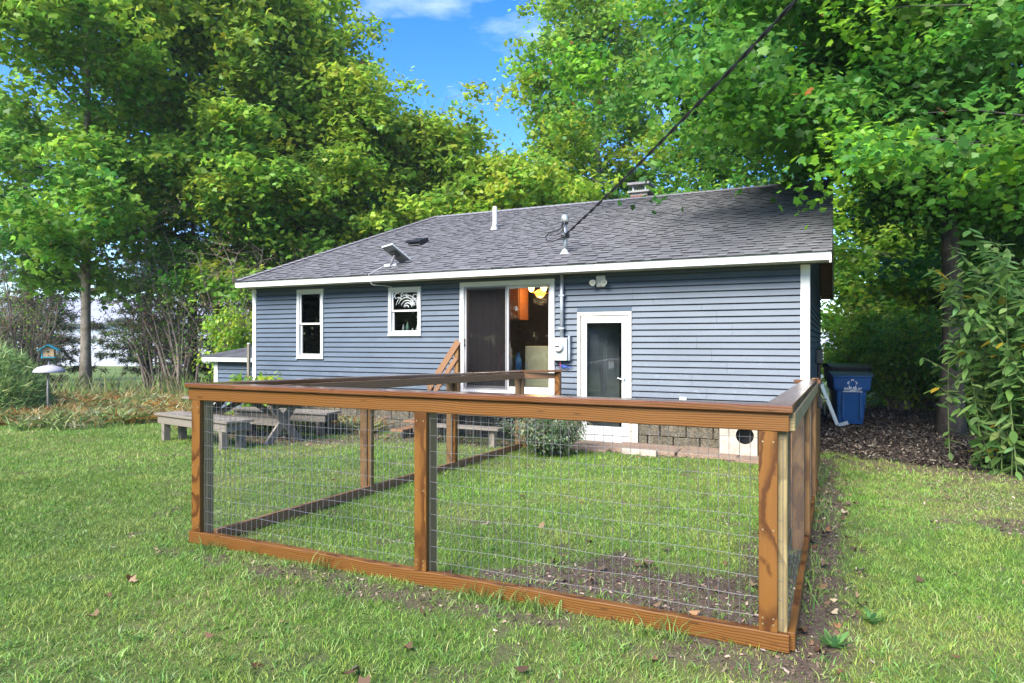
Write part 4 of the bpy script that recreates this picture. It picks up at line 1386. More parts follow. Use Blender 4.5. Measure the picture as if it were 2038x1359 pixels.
f = MB(); f.box(FXR + .022, FXR + .05, -2.02, -1.9, .78, .83); f.box(FXR + .03, FXR + .07, -1.96, -1.93, .76, .90); f.tube([(FXR + .05, -1.95, .86), (FXR + .12, -1.93, .87)], .008, 6); f.box(FXR + .021, FXR + .035, -2.1, -1.82, .80, .815)
f.build('latch', M['black'], gate, .003)

# ------------------------------------------------------------------ stoop and handrail at the sliding door
stoop = house_empty('wooden_stoop', 0, 0, 0, 'brown wooden stoop with slanting handrail below the sliding door', 'steps')
for i in range(6):
    beam('deck_board', stoop, M['brown_wood'], (-5.80, -.99 + i * .155, .50), (-4.02, -.99 + i * .155, .50), .148, .036)
beam('rim_board', stoop, M['dark_wood'], (-5.80, -1.05, .41), (-4.02, -1.05, .41), .036, .14)
for q in ((-5.76, -.98), (-4.06, -.98), (-5.76, -.15), (-4.06, -.15)):
    beam('leg', stoop, M['tan_wood'], (q[0], q[1], -.35), (q[0], q[1], .48), .089, .089, .003, (0, 1, 0))
beam('tread', stoop, M['grey_wood'], (-5.75, -1.20, .17), (-4.35, -1.20, .17), .26, .036)
for xx in (-5.6, -4.5): beam('tread_support', stoop, M['grey_wood'], (xx, -1.20, -.3), (xx, -1.20, .15), .089, .089, .003, (0, 1, 0))
beam('handrail_post', stoop, M['tan_wood'], (-5.56, -.5, .52), (-5.56, -.5, 1.50), .089, .089, .003, (0, 1, 0))
beam('handrail', stoop, M['brown_wood'], (-5.50, -.56, 1.55), (-6.10, -.56, .72), .036, .11)
beam('lower_handrail', stoop, M['brown_wood'], (-5.54, -.56, 1.26), (-6.06, -.56, .54), .036, .08)
beam('handrail_post', stoop, M['brown_wood'], (-6.10, -.5, -.3), (-6.10, -.5, .74), .089, .089, .003, (0, 1, 0))
for k in range(3):
    beam('side_tread', stoop, M['brown_wood'], (-5.98 - .26 * k, -.98, .34 - .17 * k), (-5.98 - .26 * k, -.12, .34 - .17 * k), .25, .036)
    beam('side_riser', stoop, M['dark_wood'], (-5.88 - .26 * k, -.98, .24 - .17 * k), (-5.88 - .26 * k, -.12, .24 - .17 * k), .03, .16)

# ------------------------------------------------------------------ paving slabs along the foundation
for i, (xa, xb, ya, yb, zt, lb) in enumerate(((-3.45, -2.75, -.92, -.10, -.085, 'pinkish paving slab under the storm door beside the shrub'), (-2.735, -1.75, -.72, -.04, -.075, 'long brown paving slab against the foundation right of the door'), (-1.735, -.90, -.70, -.05, -.08, 'pebbly tan paving slab beside the white pet shelter'), (-.885, -.1, -.85, -.04, -.10, 'brown paving slab under the white pet shelter'))):
    o = MB(); o.box(-(xb - xa) / 2, (xb - xa) / 2, -(yb - ya) / 2, (yb - ya) / 2, -.09, 0)
    q = o.build('paving_slab', M['slab'], None, .012)
    X, Y = l2w((xa + xb) / 2, (ya + yb) / 2)
    q.location = (X, Y, zt); q.rotation_euler = (math.radians(.6 * (-1) ** i), math.radians(.8), -TH + math.radians((1.5, -1, 2, -1)[i]))
    tag(q, lb, 'paving slab', 'paving slabs along the foundation')
o = MB(); o.box(-.26, .26, -.045, .045, -.05, .05); q = o.build('loose_block', M['pet_white'], None, .008)
X, Y = l2w(-2.25, -.83); q.location = (X, Y, -.10); q.rotation_euler = (0, 0, -TH - .04)
tag(q, 'pale loose block lying at the edge of the paving slabs', 'block')

# white pet shelter with a round door
pet = house_empty('pet_shelter', -.90, -.46, -.095, 'stained white pet shelter with round black doorway by the foundation', 'pet house')
PW, PH, PD = .52, .46, .5
f = MB(); f.box(-PW / 2, PW / 2, .021, PD, 0, .02); f.box(-PW / 2, -PW / 2 + .02, .021, PD, .021, PH); f.box(PW / 2 - .02, PW / 2, .021, PD, .021, PH); f.box(-PW / 2 + .021, PW / 2 - .021, PD - .02, PD, .021, PH)
f.build('shell', M['pet_white'], pet)
hx, hz, hr, seg = .09, .285, .125, 28
f = MB()
rim = [(hx + hr * math.cos(2 * math.pi * k / seg), hz + hr * math.sin(2 * math.pi * k / seg)) for k in range(seg)]


def edge_pt(k):
    an = 2 * math.pi * k / seg
    c_, s_ = math.cos(an), math.sin(an)
    tx = ((PW / 2 - hx) / c_ if c_ > 1e-6 else ((-PW / 2 - hx) / c_ if c_ < -1e-6 else 1e9))
    tz = ((PH - hz) / s_ if s_ > 1e-6 else ((0 - hz) / s_ if s_ < -1e-6 else 1e9))
    t = min(tx, tz)
    return (hx + t * c_, hz + t * s_)


for k in range(seg):
    a0, a1 = rim[k], rim[(k + 1) % seg]
    e0_, e1_ = edge_pt(k), edge_pt((k + 1) % seg)
    corner = []
    if abs(abs(e0_[0]) - PW / 2) < 1e-6 and not abs(abs(e1_[0]) - PW / 2) < 1e-6: corner = [(e0_[0], e1_[1])]
    elif abs(abs(e1_[0]) - PW / 2) < 1e-6 and not abs(abs(e0_[0]) - PW / 2) < 1e-6: corner = [(e1_[0], e0_[1])]
    f.face([(p[0], 0, p[1]) for p in [a0, e0_] + corner + [e1_, a1]][::-1])
    f.face([(a0[0], 0, a0[1]), (a1[0], 0, a1[1]), (a1[0], .02, a1[1]), (a0[0], .02, a0[1])])
f.build('front_board', M['pet_white'], pet)
f = MB(); f.box(-PW / 2 - .05, PW / 2 + .05, -.05, PD + .04, PH + .002, PH + .03); f.build('roof_board', M['white'], pet, .004)
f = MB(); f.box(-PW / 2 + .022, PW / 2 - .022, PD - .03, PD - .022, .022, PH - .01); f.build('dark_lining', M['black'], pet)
f = MB(); f.box(-PW / 2 + .022, PW / 2 - .022, .3, .31, .022, PH - .01); f.build('inner_panel', M['black'], pet)  # black panel across the inside, behind the round opening

# ------------------------------------------------------------------ leaning downspout and carts on the right
dsp = house_empty('loose_downspout', 0, 0, 0, 'pale metal downspout leaning beside the blue cart', 'downspout')
f = MB()
def rect_pipe(f, pts, w_, h_):
    for i in range(len(pts) - 1):
        P, Q = Vector(pts[i]), Vector(pts[i + 1])
        m_ = beam_matrix(P, Q)
        L_ = (Q - P).length
        c_ = [(0, -w_ / 2, -h_ / 2), (0, w_ / 2, -h_ / 2), (0, w_ / 2, h_ / 2), (0, -w_ / 2, h_ / 2)]
        f.prism([m_ @ Vector(p) for p in c_], m_ @ Vector((0, 0, 0)), m_ @ Vector((L_, 0, 0)))
WL = lambda x, y, z: (*w2l(x, y), z)
rect_pipe(f, [WL(6.70, 14.75, .76), WL(6.74, 14.72, .62), WL(7.04, 14.6, -.27)], .06, .08)
f.build('pipe', M['aluminium'], dsp, .006)
f = MB(); rect_pipe(f, [WL(7.03, 14.6, -.27), WL(7.24, 14.55, -.20)], .06, .08); f.build('elbow', M['aluminium'], dsp, .006)
f = MB(); rect_pipe(f, [WL(6.66, 14.76, .74), WL(6.80, 14.78, .80)], .06, .08); f.build('upper_elbow', M['aluminium'], dsp, .006)
f = MB(); f.tube([WL(6.72, 14.9, .68), WL(6.77, 14.9, .50), WL(6.87, 14.92, .36), WL(7.0, 14.95, .28)], .012, 6)
hs = f.build('garden_hose', M['rubber']); X, Y = l2w(0, 0); hs.location = (X, Y, 0); hs.rotation_euler = (0, 0, -TH)
tag(hs, 'thin black hose hanging behind the leaning downspout', 'hose')


def cart(name, label, lx, ly, rz, body, lid, sc, printed):
    c_ = house_empty(name, lx, ly, 0, label, 'bin', 'wheeled carts beside the house', rz)
    c_.location.z = gzf(c_.location.x, c_.location.y) - .01
    # lofted body: rectangular sections (z, half width, half depth, y shift)
    secs = [(.05, .235, .26, .05), (.12, .24, .275, .04), (.62, .275, .325, .0), (.72, .28, .335, 0), (.725, .325, .37, 0), (.76, .34, .385, 0), (.98, .355, .41, 0), (1.0, .375, .43, 0), (1.03, .375, .43, 0)]
    b = MB()
    seg = []
    for (z_, hw, hd, ys) in secs:
        z_, hw, hd = z_ * sc, hw * sc, hd * sc
        r_ = .05 * sc
        n0 = len(b.v)
        for (sx, sy, a0) in ((1, 1, 0), (-1, 1, 90), (-1, -1, 180), (1, -1, 270)):
            for q in range(4):
                an = math.radians(a0 + q * 30)
                b.v.append((sx * (hw - r_) + r_ * math.cos(an), sy * (hd - r_) + r_ * math.sin(an) + ys, z_))
        seg.append(n0)
    for i in range(len(seg) - 1):
        for k in range(16):
            b.f.append((seg[i] + k, seg[i] + (k + 1) % 16, seg[i + 1] + (k + 1) % 16, seg[i + 1] + k)); b.m.append(0)
    b.f.append(tuple(seg[0] + k for k in range(15, -1, -1))); b.m.append(0)
    b.f.append(tuple(seg[-1] + k for k in range(16))); b.m.append(0)
    body_o = b.build('bin_body', body, c_)
    for xr in (-.16, .16):
        f = MB(); f.box((xr - .02) * sc, (xr + .02) * sc, (-.352) * sc, (-.29) * sc, .16 * sc, .70 * sc); f.build('rib', body, c_, .012)
    f = MB()
    n_ = 8
    for i in range(n_):
        t0, t1 = i / n_, (i + 1) / n_
        za = (1.04 + .045 * math.sin(math.pi * t0)) * sc; zb = (1.04 + .045 * math.sin(math.pi * t1)) * sc
        ya, yb = (-.45 + .90 * t0) * sc, (-.45 + .90 * t1) * sc
        f.prism([(-.385 * sc, ya, 1.032 * sc), (-.385 * sc, yb, 1.032 * sc), (-.385 * sc, yb, zb), (-.385 * sc, ya, za)], (0, 0, 0), (.77 * sc, 0, 0))
    f.build('lid', lid, c_)
    f = MB(); f.tube([(-.30 * sc, .45 * sc, .98 * sc), (-.30 * sc, .52 * sc, 1.0 * sc), (.30 * sc, .52 * sc, 1.0 * sc), (.30 * sc, .45 * sc, .98 * sc)], .018 * sc, 8); f.build('handle_bar', lid, c_)
    for sx in (-1, 1):
        f = MB(); f.tube([(sx * .27 * sc, .30 * sc, .14 * sc), (sx * .33 * sc, .30 * sc, .14 * sc)], .14 * sc, 20); wh = f.build('wheel', M['black'], c_)
        f = MB(); f.tube([(sx * .331 * sc, .30 * sc, .14 * sc), (sx * .338 * sc, .30 * sc, .14 * sc)], .05 * sc, 12); f.build('hub', M['pole_metal'], wh)
    if printed:
        # star of five folded arrows above two lines of lettering
        yf = -.412 * sc
        f = MB()
        for k in range(5):
            an = math.radians(90 + 72 * k)
            cx_, cz_ = .072 * math.cos(an), .86 * sc + .072 * math.sin(an)
            for (r0, r1, t0, t1) in ((.014, .032, -1.9, 1.9),):
                for q in range(7):
                    ta, tb = an + t0 + (t1 - t0) * q / 7, an + t0 + (t1 - t0) * (q + 1) / 7
                    f.face([(cx_ + r0 * math.cos(ta), yf, cz_ + r0 * math.sin(ta)), (cx_ + r1 * math.cos(ta), yf, cz_ + r1 * math.sin(ta)), (cx_ + r1 * math.cos(tb), yf, cz_ + r1 * math.sin(tb)), (cx_ + r0 * math.cos(tb), yf, cz_ + r0 * math.sin(tb))][::-1])
        f.face([(-.19, yf + .002, .70 * sc), (.20, yf + .002, .70 * sc), (.20, yf + .001, .712 * sc), (-.19, yf + .001, .712 * sc)])
        f.build('star_emblem', M['print_white'], c_)
        for txt, sz, zz in (('REPUBLIC', .082, .735), ('SERVICES', .030, .718)):
            cu = bpy.data.curves.new('lettering', 'FONT')
            cu.body = txt; cu.size = sz; cu.align_x = 'CENTER'; cu.shear = .25; cu.extrude = .0008; cu.offset = .0012
            to = bpy.data.objects.new('lettering', cu); COL.objects.link(to)
            dg = bpy.context.evaluated_depsgraph_get()
            me = bpy.data.meshes.new_from_object(to.evaluated_get(dg))
            bpy.data.objects.remove(to)
            lo = link('lettering', me, M['print_white'], c_, Matrix.Translation((0, yf + .0, zz * sc)) @ Matrix.Rotation(math.radians(90), 4, 'X'))
    return c_


cart('recycling_cart', 'blue wheeled recycling cart with white star emblem on its front', .62, 6.25, TH - .28, M['blue_bin'], simple('dark_cart_lid', (.010, .035, .07), .4), 1.10, True)
cart('refuse_cart', 'black wheeled refuse cart standing behind the blue recycling cart', .60, 8.3, TH - .25, M['black_bin'], M['black'], 1.26, False)
gm = hthing('gas_meter_post', 'dark pipe with fitting standing at the right wall of the house', 'pipe')
f = MB(); f.tube([(.10, 2.4, -.3), (.10, 2.4, 1.15)], .03, 8); f.build('pipe', M['rubber'], gm)
f = MB(); f.box(.045, .165, 2.34, 2.46, 1.15, 1.42); f.build('fitting', M['black'], gm, .02)

# ------------------------------------------------------------------ picnic table and benches
def bench(name, label, cx_, cy_, rz, Ln, W_, top, thick_apron, mt, lm):
    g0 = gzf(cx_, cy_)
    e = empty(name, (cx_, cy_, g0), rz, label, 'bench', 'weathered benches at the picnic table')
    h_ = top - g0
    for i in range(2):
        beam('seat_board', e, M[mt], (-Ln / 2, (i - .5) * W_ / 2 * 1.02, h_ - .02), (Ln / 2, (i - .5) * W_ / 2 * 1.02, h_ - .02), W_ / 2 - .006, .04, .006)
    for sy in (-1, 1):
        beam('apron', e, M[mt], (-Ln / 2 + .06, sy * (W_ / 2 - .05), h_ - .105), (Ln / 2 - .06, sy * (W_ / 2 - .05), h_ - .105), .036, .13)
    for sx in (-1, 1):
        beam('end_apron', e, M[lm], (sx * (Ln / 2 - .08), -W_ / 2 + .07, h_ - .105), (sx * (Ln / 2 - .08), W_ / 2 - .07, h_ - .105), .036, .12)
        for sy in (-1, 1):
            beam('leg', e, M[lm], (sx * (Ln / 2 - .22), sy * (W_ / 2 - .09), -.05), (sx * (Ln / 2 - .22), sy * (W_ / 2 - .09), h_ - .041), .088, .11, .004, (0, 1, 0))
    return e


bench('garden_bench', 'weathered grey bench nearest the lawn, left of the fence corner post', -4.95, 10.78, math.radians(-36), 2.15, .46, .36, .13, 'grey_wood', 'grey_wood')
bench('garden_bench', 'weathered bench with dark legs behind the picnic table', -4.15, 12.35, math.radians(-21), 2.15, .44, .30, .13, 'grey_wood', 'dark_wood')
tz = gzf(-4.5, 11.4)
tb = empty('picnic_table', (-4.5, 11.42, tz), math.radians(-28), 'weathered picnic table on crossed legs between the two benches', 'picnic table')
TL = 2.3
for i in range(5):
    beam('tabletop_board', tb, M['grey_wood'], (-TL / 2, -.30 + i * .15, .69), (TL / 2, -.30 + i * .15, .69), .143, .038, .005)
for sx in (-.88, .88):
    beam('crossed_leg', tb, M['grey_wood' if sx > 0 else 'dark_wood'], (sx - .02, -.36, -.04), (sx - .02, .30, .668), .04, .13)
    beam('crossed_leg', tb, M['grey_wood' if sx > 0 else 'dark_wood'], (sx + .021, .36, -.04), (sx + .021, -.30, .668), .04, .13)
    beam('cleat', tb, M['dark_wood'], (sx + .065, -.33, .63), (sx + .065, .33, .63), .038, .08)
beam('stretcher', tb, M['grey_wood'], (-.86, 0, .33), (.86, 0, .33), .036, .12)
beam('brace', tb, M['dark_wood'], (-.84, 0.02, .36), (-.1, 0.02, .66), .036, .089)
beam('brace', tb, M['dark_wood'], (.84, 0.02, .36), (.1, 0.02, .66), .036, .089)

# ------------------------------------------------------------------ birdhouse on its pole with a dome baffle
bx, by = -10.23, 14.88
bz = gzf(bx, by)
pol = empty('birdhouse_pole', (bx, by, bz), math.radians(20), 'thin grey metal pole with a grey dome baffle in the flower bed', 'pole')
f = MB(); f.tube([(.02, 0, -.2), (0, 0, .6), (.03, 0, 1.29)], .022, 10); f.build('pole', M['pole_metal'], pol, smooth=True)
f = MB(); f.lathe([(.02, .16), (.10, .155), (.22, .12), (.29, .06), (.31, .01), (.30, .0), (.27, .02), (.15, .09), (.02, .12)], 28, (.03, 0, .98)); f.build('dome_baffle', M['stone_grey'], pol, smooth=True)
f = MB(); f.box(-.10, .16, -.09, .09, 1.291, 1.306); f.build('mount_plate', M['pole_metal'], pol)
bh = empty('birdhouse', (bx + .03, by, bz + 1.307), math.radians(24), 'small wooden birdhouse with teal roof on the grey pole', 'birdhouse')
f = MB(); f.box(-.13, .13, -.12, .12, 0, .02); f.build('floor_board', M['teal'], bh)
f = MB(); f.prism([(-.105, -.09, .021), (.105, -.09, .021), (.105, -.09, .18), (0, -.09, .255), (-.105, -.09, .18)], (0, 0, 0), (0, .18, 0)); f.build('box', M['tan'], bh, .003)
f = MB(); f.box(-.125, -.106, -.10, .10, .021, .19); f.build('side_board', M['teal'], bh)
f = MB(); f.lathe([(.0, 0), (.024, 0), (.024, .002), (0, .002)], 16); f.build('entrance_hole', M['black'], bh, mtx=Matrix.Translation((.0, -.0905, .13)) @ Matrix.Rotation(math.radians(90), 4, 'X'))
f = MB(); f.lathe([(.025, 0), (.034, 0), (.034, .004), (.025, .004)], 16); f.build('entrance_ring', simple('yellow_ring', (.5, .36, .08)), bh, mtx=Matrix.Translation((.0, -.0905, .13)) @ Matrix.Rotation(math.radians(90), 4, 'X'))
for sx in (-1, 1):
    f = MB(); f.prism([(sx * 0, -.16, .275), (sx * .19, -.16, .15), (sx * .19, -.16, .165), (sx * 0, -.16, .29)], (0, 0, 0), (0, .32, 0)); f.build('roof_board', M['teal'], bh)
f = MB(); f.tube([(.0, -.092, .06), (.0, -.15, .06)], .007, 6); f.build('perch', M['tan'], bh)
# grey garden stake beside the house corner
X, Y = l2w(-10.38, -.62)
g0 = gzf(X, Y)
stk = empty('garden_stake', (X, Y, g0), -TH, 'mossy wooden stake standing before the shed', 'stake')
beam('stake_post', stk, M['grey_wood'], (0, 0, -.3), (0.01, 0, 1.64), .055, .055, .004, (0, 1, 0))
beam('stake_tip', stk, M['white'], (.01, 0, 1.641), (.011, 0, 1.66), .05, .05, .004, (0, 1, 0))

# ------------------------------------------------------------------ vegetation helpers
MAPLE = np.array([(0, 0), (.34, .02), (.60, .10), (.52, .34), (.76, .60), (.40, .64), (.0, 1.0), (-.40, .64), (-.76, .60), (-.52, .34), (-.60, .10), (-.34, .02)])
MAPLE6 = np.array([(0, 0), (.70, .30), (.34, .52), (.0, 1.0), (-.34, .52), (-.70, .30)])
MAPLE8 = np.array([(0, 0), (.55, .08), (.72, .55), (.28, .58), (0, 1.), (-.28, .58), (-.72, .55), (-.55, .08)])
OVAL = np.array([(0, 0), (.26, .5), (0, 1), (-.26, .5)])
LANCE = np.array([(0, 0), (.10, .25), (.11, .5), (.06, .8), (0, 1), (-.06, .8), (-.11, .5), (-.10, .25)])
NEEDLE = np.array([(-.05, 0), (.05, 0), (.0, 1.)])


def unit(v):
    return v / np.maximum(1e-9, np.linalg.norm(v, axis=-1, keepdims=True))


def frames(nrm, r):
    """random in-plane directions: returns T (across), B (along)"""
    a = unit(np.cross(nrm, unit(r.normal(size=nrm.shape))))
    return a, np.cross(nrm, a)


def leaves_verts(P, nrm, B, size, shape, curl=.0):
    """P (n,3) leaf bases; nrm normals; B direction of the blade"""
    T = unit(np.cross(B, nrm))
    sx, sy = shape[:, 0], shape[:, 1]
    V = P[:, None, :] + size[:, None, None] * (sx[None, :, None] * T[:, None, :] + sy[None, :, None] * B[:, None, :])
    if curl:
        V = V - size[:, None, None] * curl * ((sx ** 2 + .35 * (sy - .3) ** 2)[None, :, None]) * nrm[:, None, :]
    return V.reshape(-1, 3)


def tint(base, n, r, var=.18, hue=.10):
    base = np.asarray(base, float)
    c = np.tile(base, (n, 1)) if base.ndim == 1 else base.copy()
    k = 1 + var * r.normal(size=(n, 1))
    c = c * np.clip(k, .55, 1.6)
    h = r.normal(size=n) * hue
    c[:, 0] *= 1 + h
    c[:, 2] *= 1 - h * .5
    return np.clip(c, .004, .8)


def foliage(name, parent, P, nrm, B, size, shape, cols, mat, curl=.25, kind='stuff'):
    V = leaves_verts(P, nrm, B, size, shape, curl)
    k = len(shape)
    o = poly_mesh(name, V, k, np.repeat(cols, k, axis=0), mat, parent)
    if kind: o['kind'] = kind
    return o


def clump_leaves(C, out, nl, sig, sigz, r, droop=.35, upw=.85, spread=.85):
    """C (m,3) clump centres, out (m,3) outward dirs -> leaf bases, normals, blade dirs, clump ids"""
    m = len(C)
    ids = np.repeat(np.arange(m), nl)
    n = m * nl
    off = r.normal(size=(n, 3)) * np.array([sig, sig, sigz])
    rr2 = (off[:, 0] ** 2 + off[:, 1] ** 2)
    off[:, 2] -= droop * rr2 / max(sig, .05) * .5
    P = C[ids] + off
    nrm = unit(np.array([0, 0, upw]) + spread * r.normal(size=(n, 3)) * .6 + out[ids] * .35 + np.stack([off[:, 0], off[:, 1], 0 * rr2], 1) * .5 / max(sig, .05) * .5)
    d = unit(np.stack([off[:, 0], off[:, 1], -.25 * np.ones(n)], 1) + .35 * r.normal(size=(n, 3)) * sig + out[ids] * sig * .6)
    B = unit(d - nrm * np.sum(d * nrm, axis=1, keepdims=True))
    return P, nrm, B, ids


def tree(name, label, X, Y, h, tr, cb, R, nlimb, leaves, lsize, cols, seed, bark='bark', env=None, el=(18, 58), group=None, cat='tree', dirscale=None, nclump=3.3, sig=.30, shape=MAPLE6, wob=.25, z0=None, fill=.0, top_yellow=.0, multi=1, hang=0., zmin=None, sigz=.42, droop=.35, sprays=6, near=False):
    leaves = int(leaves * .42)
    r = np.random.default_rng(seed)
    g = gzf(X, Y) if z0 is None else z0
    e = empty(name, (X, Y, g), 0, label, cat, group)
    tb_ = MB()
    nt = 12
    CC, OO = [], []
    env = env or (lambda t: math.sin(math.pi * (.20 + .76 * t)) ** .75)
    for mstem in range(multi):
        a0 = r.random() * 6.28
        lean = (.0 if multi == 1 else .22)
        ph = r.random(2) * 6
        tp = []
        for i in range(nt + 1):
            t = i / nt
            tp.append(Vector((wob * t * math.sin(ph[0] + 3.2 * t) + lean * h * t * math.cos(a0), wob * t * math.cos(ph[1] + 2.7 * t) + lean * h * t * math.sin(a0), h * .94 * t - (.15 if i == 0 else 0))))
        rad = [tr * ((1 - .9 * i / nt) ** .85) * (1.35 if i == 0 else 1) / (1 if multi == 1 else 1.5) + .008 for i in range(nt + 1)]
        tb_.tube(tp, rad, 9)
        for k in range(nlimb // multi):
            u = (k + .5 * r.random()) / (nlimb // multi)
            tt = cb + (1 - cb) * u ** .92 * .97
            f_ = tt * nt / .94 * .94
            i0 = min(nt - 1, int(tt * nt)); fr = tt * nt - i0
            s0 = tp[i0].lerp(tp[i0 + 1], fr)
            az = k * 2.39996 + r.normal() * .35 + mstem
            Ln = R * env(u) * (.72 + .5 * r.random())
            if dirscale: Ln *= dirscale(az, u)
            if Ln < .25: continue
            elv = math.radians(el[0] + (el[1] - el[0]) * u + r.normal() * 7)
            dh = Vector((math.cos(az), math.sin(az), 0))
            sd_ = Vector((-dh.y, dh.x, 0))
            npt = 7
            bend = r.normal() * .12
            lp = []
            for i in range(npt):
                s = i / (npt - 1)
                p = s0 + dh * (Ln * s) + sd_ * (Ln * bend * s * s) + Vector((0, 0, math.tan(elv) * Ln * (s ** .85) * .75 - hang * Ln * s * s))
                lp.append(p)
            lr = rad[i0] * .42
            nc = max(2, int(Ln * nclump))
            got = []
            for j in range(nc):
                s = .22 + .80 * (j + r.random() * .7) / nc
                s = min(s, 1.0)
                q = s * (npt - 1); i1 = min(npt - 2, int(q)); bp = lp[i1].lerp(lp[i1 + 1], q - i1)
                lat = r.normal() * .26 * Ln * (1.05 - .5 * s)
                lat = max(-1.5, min(1.5, lat))
                cpos = bp + sd_ * lat + dh * (abs(lat) * .45) + Vector((0, 0, r.normal() * .16 + .12 * abs(lat) - hang * abs(lat) * .6))
                if zmin is not None and cpos.z + g < zmin(cpos.x + X, cpos.y + Y): continue
                got.append((bp, cpos))
            if len(got) < .6 * nc: continue
            tb_.tube(lp, [max(.006, lr * (1 - .88 * i / (npt - 1))) for i in range(npt)], 5, False)
            for bp, cpos in got:
                mid = bp.lerp(cpos, .5) + Vector((0, 0, .06))
                tb_.tube([bp, mid, cpos], [max(.004, lr * .22), .006, .003], 4, False)
                CC.append(tuple(cpos)); OO.append((dh.x, dh.y, .1))
    tb_.build('trunk', M[bark], e, smooth=True)
    C, O = np.array(CC), np.array(OO)
    nl = max(4, int(leaves / max(1, len(C))))
    P, nrm, B, ids = clump_leaves(C, O, nl, sig, sig * sigz, r, droop=droop)
    base = np.array(cols)
    w = r.random(len(C))
    ci = (w * len(base)).astype(int).clip(0, len(base) - 1)
    bc = base[ci]
    if top_yellow:
        zt = np.clip((C[:, 2] / h - .35) / .6, 0, 1) * top_yellow
        bc = bc * (1 - zt[:, None]) + np.array([.35, .45, .035]) * zt[:, None]
    cl = bc[ids]
    lc = tint(cl, len(P), r, .16, .12)
    odd = r.random(len(P)) < .008
    lc[odd] = np.array([.36, .13, .03])
    size = lsize * (.7 + .6 * r.random(len(P)))
    o = foliage('crown', e, P, nrm, B, size, shape, lc, M['leaf'], .25)
    okl = ~odd
    if sprays: add_sprays(o, len(shape), len(P) * len(shape), sprays, SPRAY_NEAR if near else SPRAY_FAR, seed, okl)
    return e


# ---- sprays: small clusters of leaves that fill the crowns (instanced inside each crown object)
def spray_object(name, n, leaf, sig, seed, shape):
    r = np.random.default_rng(seed)
    P, nrm, B, ids = clump_leaves(np.zeros((1, 3)), np.zeros((1, 3)), n, sig, sig * .45, r)
    V = leaves_verts(P, nrm, B, leaf * (.65 + .7 * r.random(n)), shape, .25)
    k = len(shape)
    me = bpy.data.meshes.new(name)
    me.from_pydata([tuple(v) for v in V], [], [tuple(range(q * k, q * k + k)) for q in range(n)])
    a = me.color_attributes.new('var', 'FLOAT_COLOR', 'POINT')
    vv = np.ones((n, 4)); vv[:, :3] = np.clip(1 + .16 * r.normal(size=(n, 1)), .6, 1.5); vv[:, 0] *= 1 + .12 * r.normal(size=n)
    a.data.foreach_set('color', np.repeat(vv, k, axis=0).astype(np.float32).ravel())
    me.materials.append(M['spray'])
    return bpy.data.objects.new(name, me)        # not linked: only read by the crowns' node groups


def spray_group(name, objs):
    ng = bpy.data.node_groups.new(name, 'GeometryNodeTree')
    ng.interface.new_socket('Geometry', in_out='INPUT', socket_type='NodeSocketGeometry')
    ng.interface.new_socket('Geometry', in_out='OUTPUT', socket_type='NodeSocketGeometry')
    N_ = ng.nodes.new
    gi, go = N_('NodeGroupInput'), N_('NodeGroupOutput')
    jn = N_('GeometryNodeJoinGeometry')
    for o in objs:
        oi = N_('GeometryNodeObjectInfo'); oi.inputs['Object'].default_value = o; oi.inputs['As Instance'].default_value = True
        ng.links.new(oi.outputs['Geometry'], jn.inputs[0])
    na = N_('GeometryNodeInputNamedAttribute'); na.data_type = 'BOOLEAN'; na.inputs['Name'].default_value = 'spray'
    rv = N_('FunctionNodeRandomValue'); rv.data_type = 'FLOAT_VECTOR'
    rv.inputs[0].default_value = (-.35, -.35, 0); rv.inputs[1].default_value = (.35, .35, 6.283)
    rs = N_('FunctionNodeRandomValue'); rs.data_type = 'FLOAT'
    rs.inputs[2].default_value = .75; rs.inputs[3].default_value = 1.25
    ri = N_('FunctionNodeRandomValue'); ri.data_type = 'INT'
    ri.inputs[4].default_value = 0; ri.inputs[5].default_value = len(objs) - 1
    ip = N_('GeometryNodeInstanceOnPoints')
    ng.links.new(gi.outputs[0], ip.inputs['Points'])
    ng.links.new(na.outputs['Attribute'], ip.inputs['Selection'])
    ng.links.new(jn.outputs[0], ip.inputs['Instance'])
    ip.inputs['Pick Instance'].default_value = True
    ng.links.new(ri.outputs[2], ip.inputs['Instance Index'])
    ng.links.new(rv.outputs[0], ip.inputs['Rotation'])
    ng.links.new(rs.outputs[1], ip.inputs['Scale'])
    j2 = N_('GeometryNodeJoinGeometry')
    ng.links.new(ip.outputs[0], j2.inputs[0])
    ng.links.new(gi.outputs[0], j2.inputs[0])
    ng.links.new(j2.outputs[0], go.inputs[0])
    return ng


SPRAY_FAR = spray_group('far_sprays', [spray_object('leaf_cluster', 26, .155, .30, 200 + q, MAPLE8) for q in range(4)])
SPRAY_NEAR = spray_group('near_sprays', [spray_object('leaf_cluster', 26, .083, .23, 210 + q, MAPLE) for q in range(4)])


def add_sprays(o, k, nverts, every, ng, seed, ok=None):
    """mark the first vertex of every n-th leaf as a spray point"""
    r = np.random.default_rng(seed)
    n = nverts // k
    m = np.zeros((n, k), bool)
    m[:, 0] = r.random(n) < 1. / every
    if ok is not None: m[:, 0] &= ok
    a = o.data.attributes.new('spray', 'BOOLEAN', 'POINT')
    a.data.foreach_set('value', m.ravel())
    md = o.modifiers.new('sprays', 'NODES'); md.node_group = ng


GREEN = [(0.14, 0.331, 0.035), (0.184, 0.39, 0.044), (0.103, 0.264, 0.035), (0.264, 0.455, 0.044)]
YGREEN = [(0.244, 0.42, 0.041), (0.325, 0.488, 0.041), (0.176, 0.353, 0.041), (0.407, 0.515, 0.047)]
DEEP = [(0.07, 0.212, 0.025), (0.099, 0.268, 0.031), (0.056, 0.176, 0.028), (0.127, 0.304, 0.034)]
CANOPY = [(0.115, 0.305, 0.019), (0.163, 0.38, 0.021), (0.081, 0.244, 0.019), (0.217, 0.434, 0.027)]

